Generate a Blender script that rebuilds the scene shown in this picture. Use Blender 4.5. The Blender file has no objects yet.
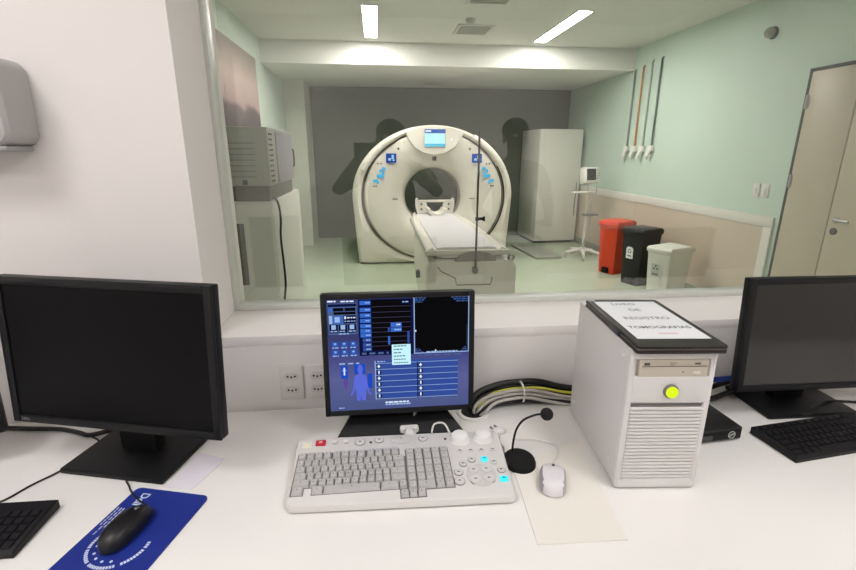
import bpy, bmesh, math, random
from math import pi, sin, cos, radians, sqrt
from mathutils import Matrix, Vector, Euler
random.seed(7)
C = bpy.context.scene.collection
I4 = Matrix.Identity(4)
def Tm(x, y, z): return Matrix.Translation((x, y, z))
def Rm(a, ax): return Matrix.Rotation(radians(a), 4, ax)

# ------------------------------------------------------------------ materials
def lin(c):
    out = []
    for v in c:
        v /= 255.0
        out.append(v / 12.92 if v <= .04045 else ((v + .055) / 1.055) ** 2.4)
    return (*out, 1)
MATS = {}
def mat(name, rgb, rough=.5, metal=0, emit=0, noise=0, nscale=8, bump=0, bscale=200, spec=.5, emit_rgb=None):
    if name in MATS: return MATS[name]
    m = bpy.data.materials.new(name); m.use_nodes = True
    nt = m.node_tree; b = nt.nodes['Principled BSDF']
    b.inputs['Base Color'].default_value = lin(rgb)
    b.inputs['Roughness'].default_value = rough
    b.inputs['Metallic'].default_value = metal
    b.inputs['Specular IOR Level'].default_value = spec
    if emit:
        b.inputs['Emission Color'].default_value = lin(emit_rgb or rgb)
        b.inputs['Emission Strength'].default_value = emit
    if noise or bump:
        tc = nt.nodes.new('ShaderNodeTexCoord')
    if noise:
        n = nt.nodes.new('ShaderNodeTexNoise'); n.inputs['Scale'].default_value = nscale; n.inputs['Detail'].default_value = 4
        nt.links.new(tc.outputs['Object'], n.inputs['Vector'])
        r = nt.nodes.new('ShaderNodeValToRGB')
        c = lin(rgb)
        r.color_ramp.elements[0].position = .3; r.color_ramp.elements[1].position = .7
        r.color_ramp.elements[0].color = (*[v * (1 - noise) for v in c[:3]], 1)
        r.color_ramp.elements[1].color = (*[min(1, v * (1 + noise)) for v in c[:3]], 1)
        nt.links.new(n.outputs['Fac'], r.inputs['Fac']); nt.links.new(r.outputs['Color'], b.inputs['Base Color'])
    if bump:
        n2 = nt.nodes.new('ShaderNodeTexNoise'); n2.inputs['Scale'].default_value = bscale
        nt.links.new(tc.outputs['Object'], n2.inputs['Vector'])
        bp = nt.nodes.new('ShaderNodeBump'); bp.inputs['Strength'].default_value = bump; bp.inputs['Distance'].default_value = .002
        nt.links.new(n2.outputs['Fac'], bp.inputs['Height']); nt.links.new(bp.outputs['Normal'], b.inputs['Normal'])
    MATS[name] = m
    return m
def emis(name, rgb, s=1.0):
    if name in MATS: return MATS[name]
    m = bpy.data.materials.new(name); m.use_nodes = True
    nt = m.node_tree; nt.nodes.clear()
    o = nt.nodes.new('ShaderNodeOutputMaterial'); e = nt.nodes.new('ShaderNodeEmission')
    e.inputs['Color'].default_value = lin(rgb); e.inputs['Strength'].default_value = s
    nt.links.new(e.outputs[0], o.inputs['Surface']); MATS[name] = m
    return m
def glass_mat():
    m = bpy.data.materials.new('window glass'); m.use_nodes = True
    nt = m.node_tree; nt.nodes.clear()
    o = nt.nodes.new('ShaderNodeOutputMaterial'); mx = nt.nodes.new('ShaderNodeMixShader')
    t = nt.nodes.new('ShaderNodeBsdfTransparent'); t.inputs['Color'].default_value = (.965, .97, .962, 1)
    g = nt.nodes.new('ShaderNodeBsdfGlossy'); g.inputs['Roughness'].default_value = 0
    lw = nt.nodes.new('ShaderNodeLayerWeight'); lw.inputs['Blend'].default_value = .5
    p = nt.nodes.new('ShaderNodeMath'); p.operation = 'POWER'; p.inputs[1].default_value = 5
    a = nt.nodes.new('ShaderNodeMath'); a.operation = 'MULTIPLY_ADD'; a.inputs[1].default_value = .6; a.inputs[2].default_value = .075
    nt.links.new(lw.outputs['Facing'], p.inputs[0]); nt.links.new(p.outputs[0], a.inputs[0])
    nt.links.new(a.outputs[0], mx.inputs[0]); nt.links.new(t.outputs[0], mx.inputs[1]); nt.links.new(g.outputs[0], mx.inputs[2])
    nt.links.new(mx.outputs[0], o.inputs['Surface'])
    return m
def ramp_mat(name, stops, axis='Z', lo=0, hi=1, emit=0, rough=.5, nz=0):
    """colour ramp along an object axis, between lo and hi"""
    m = bpy.data.materials.new(name); m.use_nodes = True
    nt = m.node_tree; b = nt.nodes['Principled BSDF']; b.inputs['Roughness'].default_value = rough
    tc = nt.nodes.new('ShaderNodeTexCoord'); s = nt.nodes.new('ShaderNodeSeparateXYZ')
    nt.links.new(tc.outputs['Object'], s.inputs[0])
    mr = nt.nodes.new('ShaderNodeMapRange'); mr.inputs['From Min'].default_value = lo; mr.inputs['From Max'].default_value = hi
    src = s.outputs[axis]
    if nz:
        n = nt.nodes.new('ShaderNodeTexNoise'); n.inputs['Scale'].default_value = 2.5; n.inputs['Detail'].default_value = 5
        nt.links.new(tc.outputs['Object'], n.inputs['Vector'])
        ad = nt.nodes.new('ShaderNodeMath'); ad.operation = 'MULTIPLY_ADD'; ad.inputs[1].default_value = nz
        nt.links.new(n.outputs['Fac'], ad.inputs[0]); nt.links.new(src, ad.inputs[2]); src = ad.outputs[0]
    nt.links.new(src, mr.inputs['Value'])
    r = nt.nodes.new('ShaderNodeValToRGB'); nt.links.new(mr.outputs[0], r.inputs['Fac'])
    while len(r.color_ramp.elements) < len(stops): r.color_ramp.elements.new(.5)
    for e, (p, c) in zip(r.color_ramp.elements, stops): e.position = p; e.color = lin(c)
    nt.links.new(r.outputs['Color'], b.inputs['Base Color'])
    if emit:
        nt.links.new(r.outputs['Color'], b.inputs['Emission Color']); b.inputs['Emission Strength'].default_value = emit
        b.inputs['Base Color'].default_value = (0.01, 0.01, 0.01, 1)
        nt.links.remove(b.inputs['Base Color'].links[0])
    return m

# ------------------------------------------------------------------ mesh builder
class MB:
    def __init__(s): s.bm = bmesh.new()
    def add(s, tmp, M=I4, mi=0):
        vm = {v: s.bm.verts.new(M @ v.co) for v in tmp.verts}
        for f in tmp.faces:
            try: nf = s.bm.faces.new([vm[v] for v in f.verts]); nf.material_index = mi
            except ValueError: pass
        tmp.free(); return s
    def box(s, c, d, bev=0, M=I4, mi=0, seg=2):
        t = bmesh.new(); bmesh.ops.create_cube(t, size=1)
        bmesh.ops.scale(t, vec=d, verts=t.verts)
        if bev: bmesh.ops.bevel(t, geom=t.edges[:], offset=min(bev, min(d) * .49), segments=seg, affect='EDGES', profile=.5)
        bmesh.ops.translate(t, vec=c, verts=t.verts)
        return s.add(t, M, mi)
    def loft(s, loops, M=I4, mi=0, cap=(True, True), closed=True):
        n = len(loops[0]); vs = [[s.bm.verts.new(M @ Vector(p)) for p in L] for L in loops]
        def F(v):
            try: f = s.bm.faces.new(v); f.material_index = mi
            except ValueError: pass
        for a, b in zip(vs, vs[1:]):
            for i in range(n if closed else n - 1): F([a[i], a[(i + 1) % n], b[(i + 1) % n], b[i]])
        if cap[0]: F(vs[0][::-1])
        if cap[1]: F(vs[-1])
        return s
    def lathe(s, prof, seg=24, M=I4, mi=0, cap=(True, True)):
        return s.loft([[(max(r, 1e-4) * cos(2 * pi * i / seg), max(r, 1e-4) * sin(2 * pi * i / seg), z) for i in range(seg)] for r, z in prof], M, mi, cap)
    def cyl(s, a, b, r, seg=16, r2=None, mi=0, M=I4):
        a = Vector(a); b = Vector(b); d = b - a
        q = d.to_track_quat('Z', 'Y').to_matrix().to_4x4()
        return s.lathe([(r, 0), (r if r2 is None else r2, d.length)], seg, M @ Matrix.Translation(a) @ q, mi)
    def prism(s, poly, h0, h1, M=I4, mi=0, bev=0):
        if bev:
            cx = sum(p[0] for p in poly) / len(poly); cy = sum(p[1] for p in poly) / len(poly)
            def ins(p): 
                d = sqrt((p[0] - cx) ** 2 + (p[1] - cy) ** 2) or 1
                k = (d - bev) / d; return (cx + (p[0] - cx) * k, cy + (p[1] - cy) * k)
            ip = [ins(p) for p in poly]
            return s.loft([[(*p, h0) for p in ip], [(*p, h0 + bev) for p in poly], [(*p, h1 - bev) for p in poly], [(*p, h1) for p in ip]], M, mi)
        return s.loft([[(*p, h0) for p in poly], [(*p, h1) for p in poly]], M, mi)
    def sphere(s, c, r, sc=(1, 1, 1), M=I4, mi=0, u=20, v=12):
        t = bmesh.new(); bmesh.ops.create_uvsphere(t, u_segments=u, v_segments=v, radius=r)
        bmesh.ops.scale(t, vec=sc, verts=t.verts); bmesh.ops.translate(t, vec=c, verts=t.verts)
        return s.add(t, M, mi)
    def tube(s, pts, r, seg=8, mi=0, M=I4, smooth=6):
        P = [Vector(p) for p in pts]
        if smooth and len(P) > 2:
            Q = []
            for i in range(len(P) - 1):
                p0 = P[max(i - 1, 0)]; p1 = P[i]; p2 = P[i + 1]; p3 = P[min(i + 2, len(P) - 1)]
                for k in range(smooth):
                    t = k / smooth
                    Q.append(.5 * ((2 * p1) + (p2 - p0) * t + (2 * p0 - 5 * p1 + 4 * p2 - p3) * t * t + (3 * p1 - p0 - 3 * p2 + p3) * t ** 3))
            P = Q + [P[-1]]
        up = Vector((.13, .21, .97)); loops = []
        for i, p in enumerate(P):
            d = (P[min(i + 1, len(P) - 1)] - P[max(i - 1, 0)]).normalized()
            x = d.cross(up)
            if x.length < 1e-3: x = d.cross(Vector((1, 0, 0)))
            x.normalize(); y = d.cross(x); up = -y if y.dot(up) < 0 else y
            y = x.cross(d)
            loops.append([p + (x * cos(2 * pi * k / seg) + y * sin(2 * pi * k / seg)) * r for k in range(seg)])
        return s.loft(loops, M, mi)
    def quad(s, x0, x1, z0, z1, y, M=I4, mi=0):
        v = [s.bm.verts.new(M @ Vector(p)) for p in ((x0, y, z0), (x1, y, z0), (x1, y, z1), (x0, y, z1))]
        f = s.bm.faces.new(v); f.material_index = mi; return s
    def text(s, body, size, M=I4, mi=0, ext=0, align='CENTER', sx=1, bold=0):
        cu = bpy.data.curves.new('t', 'FONT'); cu.body = body; cu.size = size; cu.align_x = align; cu.align_y = 'CENTER'
        cu.extrude = ext; cu.offset = bold; cu.resolution_u = 3
        o = bpy.data.objects.new('t', cu); C.objects.link(o); bpy.context.view_layer.update()
        me = bpy.data.meshes.new_from_object(o.evaluated_get(bpy.context.evaluated_depsgraph_get()))
        bpy.data.objects.remove(o); bpy.data.curves.remove(cu)
        t = bmesh.new(); t.from_mesh(me); bpy.data.meshes.remove(me)
        return s.add(t, M @ Matrix.Diagonal((sx, 1, 1, 1)), mi)
    def build(s, name, mats, parent=None, M=None, flat=False):
        if not isinstance(mats, (list, tuple)): mats = [mats]
        bmesh.ops.recalc_face_normals(s.bm, faces=s.bm.faces)
        me = bpy.data.meshes.new(name); s.bm.to_mesh(me); s.bm.free()
        for m in mats: me.materials.append(m)
        if not flat and len(me.polygons):
            me.polygons.foreach_set('use_smooth', [True] * len(me.polygons)); me.set_sharp_from_angle(angle=radians(38))
        o = bpy.data.objects.new(name, me); C.objects.link(o)
        if parent: o.parent = parent
        if M is not None: o.matrix_local = M
        return o
def tag(o, label, cat, group=None):
    o['label'] = label; o['category'] = cat
    if group: o['group'] = group
    return o
def thing(name, label, cat, loc=(0, 0, 0), rz=0, group=None):
    o = bpy.data.objects.new(name, None); C.objects.link(o); o.empty_display_size = .05
    o.location = loc; o.rotation_euler = (0, 0, radians(rz))
    return tag(o, label, cat, group)
def struct(o): o['kind'] = 'structure'; return o
def sthing(name, loc=(0, 0, 0)):
    o = bpy.data.objects.new(name, None); C.objects.link(o); o.location = loc; return struct(o)
def dup(o, name, parent, M):
    c = o.copy(); c.name = name; C.objects.link(c); c.parent = parent; c.matrix_local = M; return c

# palette
white_wall = mat('white wall paint', (226, 221, 218), .7, noise=.015, nscale=3)
white_ceil = mat('white ceiling paint', (226, 226, 222), .8)
green_wall = mat('mint green wall paint', (196, 216, 203), .6, noise=.03, nscale=1.2)
back_paint = mat('grey green far wall paint', (104, 110, 99), .7, noise=.02, nscale=1)
beige_pan = mat('beige wainscot laminate', (204, 190, 172), .5, noise=.03, nscale=2)
vinyl = mat('pale green vinyl floor', (184, 195, 172), .22, noise=.03, nscale=5)
grey_floor = mat('grey vinyl floor', (170, 168, 162), .4, noise=.04)
desk_white = mat('white desk laminate', (234, 231, 228), .32, noise=.01, nscale=4)
alu = mat('pale aluminium', (205, 205, 200), .35, .4)
plastic_w = mat('white plastic', (226, 224, 220), .4)
plastic_g = mat('light grey plastic', (196, 194, 192), .45)
plastic_key = mat('grey key plastic', (186, 184, 182), .5)
blackp = mat('black plastic', (15, 15, 17), .45, spec=.3)
blackm = mat('matte black plastic', (11, 11, 12), .65, spec=.3)
blackgl = mat('black screen glass', (9, 10, 11), .16, spec=.45)
darkgrey = mat('dark grey plastic', (60, 60, 62), .5)
midgrey = mat('mid grey plastic', (128, 128, 128), .5)
steel = mat('brushed steel', (170, 170, 170), .3, .9)
gantry_w = mat('warm white moulded plastic', (226, 221, 210), .35)
gantry_s = mat('grey seam rubber', (150, 146, 138), .6)
cab_w = mat('off white cabinet laminate', (222, 221, 213), .4)
ink = mat('dark printing ink', (45, 45, 48), .7)
paper = mat('white paper', (238, 238, 240), .7)
cyan_e = emis('lit cyan button', (70, 225, 240), 1.3)
rubber = mat('black rubber cable', (18, 17, 17), .55)

# ================================================================== SETTING
GY = 1.50                       # glass
XL, XR, YB = -1.35, 3.35, 8.3   # scanner room left, right, far
CZ, LZ = 2.75, 2.49             # scanner room ceiling, lowered ceiling
m = MB().box((1, 5.0, -.05), (5.1, 7.0, .1)); struct(m.build('floor', vinyl))
m = MB().box((.5, -.5, -.05), (5.4, 4.0, .1)); struct(m.build('floor.001', grey_floor))
m = MB()
m.box((-1.4645, 1.425, 1.4), (1.993, .35, 2.8))           # pier left of the opening
m.box((1.6, 1.425, .4725), (4.12, .35, .945))             # below
m.box((1.07, 1.425, 2.52), (3.06, .35, .56))              # above
m.box((3.0, 1.425, 1.87), (.8, .35, 1.85))                # right
struct(m.build('wall_front', white_wall))
m = MB().box((1.065, 1.365, .96), (3.068, .23, .03), .002); struct(m.build('trim_1', white_wall))
m = MB().box((-2.05, -.5, 1.4), (.1, 3.5, 2.8)); struct(m.build('wall_left', white_wall))
m = MB().box((3.05, -.5, 1.4), (.1, 3.5, 2.8)); struct(m.build('wall_right', white_wall))
m = MB().box((.5, -2.3, 1.4), (5.2, .1, 2.8)); struct(m.build('wall_back', white_wall))
m = MB().box((.5, -.5, 2.82), (5.2, 3.7, .1)); struct(m.build('ceiling', white_ceil))
# scanner room shell
m = MB().box((1.0, 4.0, CZ + .05), (5.0, 5.0, .1)); struct(m.build('ceiling.001', white_ceil))
m = MB().box((1.0, 7.33, (LZ + CZ + .1) / 2), (5.0, 2.15, CZ + .1 - LZ)); struct(m.build('ceiling_lowered', white_ceil))
m = MB().box((XL - .05, 5.0, 1.4), (.1, 6.8, 2.8)); struct(m.build('wall_far_left', mat('pale mint wall paint', (208, 220, 211), .6, noise=.02, nscale=1.2)))
m = MB().box((XR + .05, 5.0, 1.4), (.1, 6.8, 2.8)); struct(m.build('wall_far_right', green_wall))
m = MB().box((1.0, YB + .05, 1.4), (5.0, .1, 2.8)); struct(m.build('wall_far', back_paint))
m = MB().box((XL + .15, YB - .35, LZ / 2), (.3, .7, LZ)); struct(m.build('column', mat('pale column paint', (205, 208, 196), .6)))
# right wall wainscot + rail
m = MB().box((XR - .006, (3.72 + YB) / 2, .43), (.012, YB - 3.72, .86)); struct(m.build('trim_2', beige_pan))
m = MB().box((XR - .011, (3.62 + YB) / 2, .895), (.022, YB - 3.62, .09), .003)
m.box((XR - .011, 3.665, .425), (.022, .09, .85), .003); struct(m.build('trim_3', mat('white rail paint', (222, 220, 212), .5)))
m = MB().box((XR - .012, 5.9, .05), (.03, 4.5, .1), .003); struct(m.build('baseboard_right', mat('grey green skirting', (150, 155, 140), .5)))
# window
w = sthing('window_1', (0, GY, 0))
m = MB()
m.box((-.462, 0, 1.61), (.012, .05, 1.27), .001); m.box((1.07, 0, .985), (3.06, .05, .02), .004)
m.box((1.07, 0, 2.235), (3.06, .05, .02), .004); m.box((2.585, 0, 1.61), (.03, .05, 1.27), .004)
m.build('window_frame', mat('white painted window frame', (198, 200, 192), .4), w)
MB().box((1.07, 0, 1.61), (3.0, .008, 1.23)).build('pane', glass_mat(), w)
# door on the right wall of the scanner room
d = sthing('door_1', (XR, 3.1, 0))
door_m = mat('greige door laminate', (192, 182, 160), .4, noise=.02)
m = MB(); 
m.box((-.012, .448, 1.04), (.024, .022, 2.09), .002); m.box((-.012, -.2, 2.08), (.024, 1.32, .022), .002); m.build('door_frame_gap', mat('dark green shadow gap', (40, 54, 42), .6), d)  # dark green strips paint the shadow gap along the door frame
for y0, y1, n in ((.04, .435, 0), (-.80, .032, 1)):
    l = MB().box((-.012, (y0 + y1) / 2, 1.035), (.02, y1 - y0, 2.06), .003).build('door_leaf', door_m, d)
    if n == 0:
        for z in (.30, 1.2, 1.80): MB().cyl((-.026, .43, z), (-.026, .43, z + .1), .011, 10).build('hinge', steel, l)
    else:
        h = MB().cyl((-.02, -.03, 1.0), (-.05, -.03, 1.0), .009, 10); h.tube([(-.05, -.03, 1.0), (-.056, -.05, 1.0), (-.056, -.15, 1.0)], .009, 8)
        h.lathe([(.026, 0), (.026, .008), (.02, .01)], 16, Tm(-.02, -.03, 1.0) @ Rm(-90, 'Y'))
        h.build('door_handle', steel, l)
        k = MB().lathe([(.026, 0), (.026, .01), (.012, .012)], 16, Tm(-.02, -.03, .915) @ Rm(-90, 'Y')); k.build('lock_plate', darkgrey, l)

# ------------------------------------------------------------------ lights
lamp_e = emis('ceiling lamp diffuser', (255, 250, 244), 92)
def strip(x, y0, y1, wid, label):
    t = thing('ceiling_light', label, 'light', (x, (y0 + y1) / 2, CZ), 0, 'strip lights in the scanner room ceiling')
    L = y1 - y0
    MB().box((0, 0, -.004), (wid - .02, L - .02, .008), .002).build('diffuser', lamp_e, t)
    f = MB()
    for sx in (-1, 1): f.box((sx * wid / 2, 0, -.005), (.014, L + .014, .01), .002); f.box((0, sx * L / 2, -.005), (wid, .014, .01), .002)
    f.build('light_frame', plastic_w, t)
strip(-.03, 4.78, 6.02, .15, 'left strip light glowing in the scanner room ceiling')
strip(1.99, 4.72, 6.02, .15, 'right strip light glowing in the scanner room ceiling')
panel_e = emis('office ceiling panel', (255, 252, 251), 18.8)
for x, y, lab in ((-1.25, .15, 'square ceiling panel light over the desk, left of the photographer'), (1.15, .25, 'square ceiling panel light over the desk, right of the photographer'), (-.9, -1.15, 'unseen square panel light added to brighten the back wall, on the left'), (1.3, -1.15, 'unseen square panel light added to brighten the back wall, on the right')):  # rear pair is unseen, added to brighten the back wall and its reflection
    t = thing('panel_light', lab, 'light', (x, y, 2.77), 0, 'panel lights over the desk')
    MB().box((0, 0, -.008), (.58, .58, .012), .002).build('diffuser', panel_e, t)
    f = MB()
    for sx in (-1, 1): f.box((sx * .3, 0, -.006), (.02, .62, .018), .002); f.box((0, sx * .3, -.006), (.58, .02, .018), .002)
    f.build('light_frame', plastic_w, t)
wd = bpy.data.worlds.new('World'); bpy.context.scene.world = wd; wd.use_nodes = True
wd.node_tree.nodes['Background'].inputs[0].default_value = (.5, .52, .5, 1); wd.node_tree.nodes['Background'].inputs[1].default_value = .15

# ================================================================== SCANNER ROOM THINGS
def gantry():
    cz = .90
    t = thing('scanner_gantry', 'white ring shaped CT scanner gantry with blue screen on top', 'CT scanner', (.738, 6.21, 0)); t.scale = (1, 1, .99)
    N = 96
    def outl(a, k=1.0):
        c, s = cos(a), sin(a)
        if s >= 0: r = 1 / sqrt((c / 1.07) ** 2 + (s / .92) ** 2)
        else:
            r = 9
            if abs(c) > 1e-6:
                # side line from (1.10,0) to (1.02,-.9)
                ca = abs(c); r = 1.07 / (ca + (.06 / .9) * (-s))
            r = min(r, .90 / (-s) if s < -1e-6 else 9)
        return r * k * c, r * k * s
    def loop(f, y): return [(f(2 * pi * i / N)[0], y, cz + f(2 * pi * i / N)[1]) for i in range(N)]
    def ell(rx, rz): return lambda a: (rx * cos(a), rz * sin(a))
    def out(k): return lambda a: outl(a, k)
    RX, RZ = .945, .865
    m = MB()
    m.loft([loop(ell(RX - .01, RZ - .01), .09), loop(ell(RX, RZ), .0), loop(lambda a: tuple(.5 * (p + q) for p, q in zip(outl(a, .98), ell(RX, RZ)(a))), -.03),
            loop(out(.965), -.005), loop(out(.99), .03), loop(out(1), .08), loop(out(1), .72), loop(out(.985), .80), loop(out(.95), .84), loop(ell(.46, .46), .84), loop(ell(.44, .44), .8)], cap=(False, False))
    m.build('gantry_shell', gantry_w, t)
    m = MB().loft([loop(ell(RX - .002, RZ - .002), .05), loop(ell(RX - .03, RZ - .03), .05)], cap=(False, False)); m.build('seam', gantry_s, t)
    m = MB().loft([loop(ell(RX - .028, RZ - .028), .09), loop(ell(RX - .03, RZ - .03), -.005), loop(ell(RX - .05, RZ - .05), -.03), loop(ell(.80, .75), -.04),
                   loop(ell(.60, .58), -.005), loop(ell(.46, .46), .05), loop(ell(.405, .405), .11), loop(ell(.385, .385), .16)], cap=(False, False))
    m.build('front_cover', gantry_w, t)
    m = MB().loft([loop(ell(.385, .385), .155), loop(ell(.372, .372), .2), loop(ell(.37, .37), .62), loop(ell(.385, .385), .7), loop(ell(.45, .45), .83)], cap=(False, False))
    m.build('bore_liner', mat('grey bore liner', (176, 172, 160), .35), t)
    m = MB().loft([loop(ell(.374, .374), .34), loop(ell(.366, .366), .345), loop(ell(.366, .366), .375), loop(ell(.374, .374), .38)], cap=(False, False)); m.build('scan_window_ring', mat('dark bore ring', (120, 116, 108), .3), t)
    # side shoulder ridges and side seams
    for sx in (-1, 1):
        pts = [(sx * 1.0 * cos(radians(a)) * (1.0), -.028, cz + .885 * sin(radians(a))) for a in range(24, 66, 6)]
        MB().tube(pts, .042, 12).build('shoulder_ridge', gantry_w, t)
        pts = [(sx * RX * cos(radians(a)), -.008, cz + RZ * sin(radians(a)) ) for a in range(-42, 29, 7)]
        MB().tube(pts, .009 if sx > 0 else .005, 8).build('side_seam', mat('dark seam line', (40, 40, 38), .6) if sx > 0 else mat('grey seam line', (104, 100, 94), .6), t)
    # crown panel with display
    poly = [(-.38, .83), (-.24, .885), (0, .91), (.24, .885), (.38, .83)] + [(.34, .74), (.27, .64), (.15, .565), (0, .535), (-.15, .565), (-.27, .64), (-.34, .74)]
    Mf = Tm(0, 0, cz) @ Rm(90, 'X')
    cp = MB().prism(poly, .01, .075, Mf, bev=.015).build('crown_panel', gantry_w, t)
    ds = MB().box((0, -.080, cz + .755), (.275, .02, .222), .006).build('display_screen', [mat('display bezel grey', (190, 195, 200), .4)], t)
    s = MB()
    s.quad(-.13, .13, cz + .812, cz + .860, -.0912, mi=0); s.quad(-.13, .13, cz + .684, cz + .811, -.0912, mi=1); s.quad(-.13, .13, cz + .65, cz + .684, -.0912, mi=2)
    s.quad(-.12, -.05, cz + .828, cz + .846, -.0916, mi=3)
    s.build('screen_image', [emis('display header blue', (38, 98, 190), 1), emis('display pale cyan', (190, 245, 250), 1.25), emis('display cyan', (80, 205, 240), 1.1), emis('display white', (240, 250, 255), 1.2)], ds)
    MB().sphere((.215, -.078, cz + .735), .012, (1, .4, 1)).build('status_light', emis('white status light', (235, 250, 255), 2), t)
    mm = MB().box((0, -.03, cz + .50), (.05, .03, .055), .006); mm.build('laser_aperture', [mat('dark aperture', (72, 70, 66), .4)], t)
    for sx in (-1, 1):
        cpn = MB().box((sx * .555, -.046, cz + .505), (.13, .012, .115), .004).build('control_panel', emis('panel deep blue', (40, 78, 165), 1), t)
        mm = MB(); 
        mm.box((sx * .555 + .02, -.054, cz + .52), (.03, .006, .05)); mm.box((sx * .555 - .02, -.054, cz + .49), (.035, .006, .03)); mm.box((sx * .555 + .03, -.054, cz + .48), (.025, .006, .02)); mm.build('panel_icons', emis('panel icon pale', (170, 215, 245), 1.1), cpn)
        for dx, dz, wd_ in ((.075, .275, .05), (.118, .245, .03), (.09, .215, .035), (.145, .185, .05), (.10, .175, .05), (.185, .12, .06), (.155, .10, .03)):
            MB().box((sx * (.575 + dx), -.043, cz + dz + .10), (wd_, .012, .036), .008).build('button', emis('lit gantry button', (85, 195, 240), 1.0), t)
        for dx, dz in ((.14, .335), (.10, .335), (.20, .05), (.17, .05)):
            MB().lathe([(.010, 0), (.010, .008), (.006, .01)], 12, Tm(sx * (.585 + dx), -.036, cz + dz + .10) @ Rm(90, 'X')).build('small_button', darkgrey, t)
        MB().lathe([(.016, 0), (.016, .008), (.01, .01)], 12, Tm(sx * .46, -.03, cz + .62) @ Rm(90, 'X')).build('speaker_hole', darkgrey, t)
        MB().box((sx * .51, -.013, cz - .02), (.075, .02, .022), .008).build('grip_recess', mat('pale grey recess', (168, 164, 152), .4), t)
    # foot plinth
    MB().box((0, .40, .03), (1.98, .78, .06), .01).build('plinth', mat('grey plinth', (150, 148, 138), .5), t)
gantry()

def table():
    t = thing('patient_table', 'white patient table sliding into the scanner bore', 'patient table', (.725, 3.72, 0))
    Lb = 2.35
    # bed slab
    prof = [(-.30, .655), (-.325, .70), (-.29, .715), (-.265, .69), (.265, .69), (.29, .715), (.325, .70), (.30, .655), (.2, .63), (-.2, .63)]
    MB().loft([[(x, 0, z) for x, z in prof], [(x, 1.5, z) for x, z in prof], [(x * .86, Lb, z) for x, z in prof]]).build('bed', gantry_w, t)
    pp = [(-.255, .69), (-.25, .705), (-.2, .712), (.2, .712), (.25, .705), (.255, .69)]
    MB().loft([[(x, .03, z) for x, z in pp], [(x, 1.5, z) for x, z in pp], [(x * .86, Lb - .08, z) for x, z in pp]]).build('mattress', mat('pale grey vinyl pad', (204, 202, 204), .5, noise=.02), t)
    MB().box((-.332, 1.0, .672), (.02, 2.0, .05), .006).build('side_rail', alu, t)
    MB().box((.332, 1.0, .672), (.02, 2.0, .05), .006).build('side_rail', alu, t)
    MB().box((0, -.01, .672), (.71, .03, .045), .008).build('end_board', mat('pale end board', (205, 200, 188), .4), t)
    # undercarriage
    MB().box((-.02, .9, .63), (.50, 1.75, .05), .01).build('lift_frame', midgrey, t)
    body = [(-.31, .0), (-.335, .12), (-.335, .55), (-.31, .60), (-.24, .615), (.30, .615), (.375, .605), (.41, .55), (.41, .12), (.37, 0)]
    MB().loft([[(x, -.02, z * .98 + .005) for x, z in body], [(x * 1.03, .0, z) for x, z in body], [(x * 1.03, .06, z) for x, z in body], [(x * .95, 1.6, z) for x, z in body], [(x * .9, 1.75, z) for x, z in body]]).build('pedestal_cover', gantry_w, t)
    e = MB()
    e.tube([(-.25, -.026, .56), (-.22, -.026, .52), (-.10, -.026, .46), (-.09, -.026, .40), (.20, -.026, .40), (.21, -.026, .46)], .005, 6, smooth=0); e.build('cover_seam', mat('seam grey', (120, 116, 106), .6), t)
    MB().box((.30, -.02, .10), (.015, .02, .2), .004).build('corner_strip', alu, t)
    MB().lathe([(.022, 0), (.03, .01), (.03, .03), (.02, .045)], 16, Tm(.375, .01, .60)).build('end_knob', steel, t)
    # drip pole clamped to the foot end
    p = MB().cyl((.06, -.055, .50), (.06, -.055, 1.63), .0085, 12).build('iv_pole', mat('dark grey pole', (92, 88, 82), .35, .5), t)
    c = MB().box((.09, -.055, .955), (.045, .025, .022), .004); c.cyl((.11, -.055, .955), (.122, -.055, .955), .02, 14); c.box((.06, -.055, .955), (.026, .026, .03), .004); c.build('clamp_knob', blackm, p)
    MB().box((.06, -.04, .53), (.045, .05, .05), .008).build('pole_bracket', midgrey, p)
    s = MB().loft([[(.06 + .175 * cos(radians(a)), -.045, .605 + .085 * sin(radians(a))) for a in range(0, 181, 12)], [(.06 + .165 * cos(radians(a)), -.02, .605 + .08 * sin(radians(a))) for a in range(0, 181, 12)]]); s.build('half_round_guard', mat('grey guard plastic', (138, 132, 122), .4), t)
    # head holder
    h = MB()
    for sx in (-1, 1):
        h.prism([(sx * .27, .16), (sx * .27, .30), (sx * .245, .33), (sx * .22, .26), (sx * .13, .26), (sx * .10, .13), (sx * .10, -.02), (sx * .24, -.02)], 0, .05, Tm(0, Lb - .06, .705) @ Matrix.Diagonal((.92, 1, .62, 1)) @ Rm(90, 'X'))
    h.prism([(.10 * cos(radians(a)) * 1.3, .14 + .16 * sin(radians(a))) for a in range(180, 361, 20)] + [(.09 * cos(radians(a)), .14 + .10 * sin(radians(a))) for a in range(360, 179, -20)], -.02, .30, Tm(0, Lb - .06, .705) @ Matrix.Diagonal((.92, 1, .62, 1)) @ Rm(90, 'X'))
    h.box((0, Lb - .085, .865), (.46, .05, .028), .006)
    hh = h.build('head_holder', gantry_w, t)
    for sx in (-1, 1):
        for zz in (.765, .83): MB().lathe([(.014, 0), (.014, .012)], 12, Tm(sx * .175, Lb - .112, zz) @ Rm(90, 'X')).build('holder_slot', mat('slot grey', (92, 90, 86), .6), hh)
    MB().box((-.36, .62, .34), (.04, .05, .08), .012).build('foot_switch_holder', midgrey, t)
table()
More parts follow.
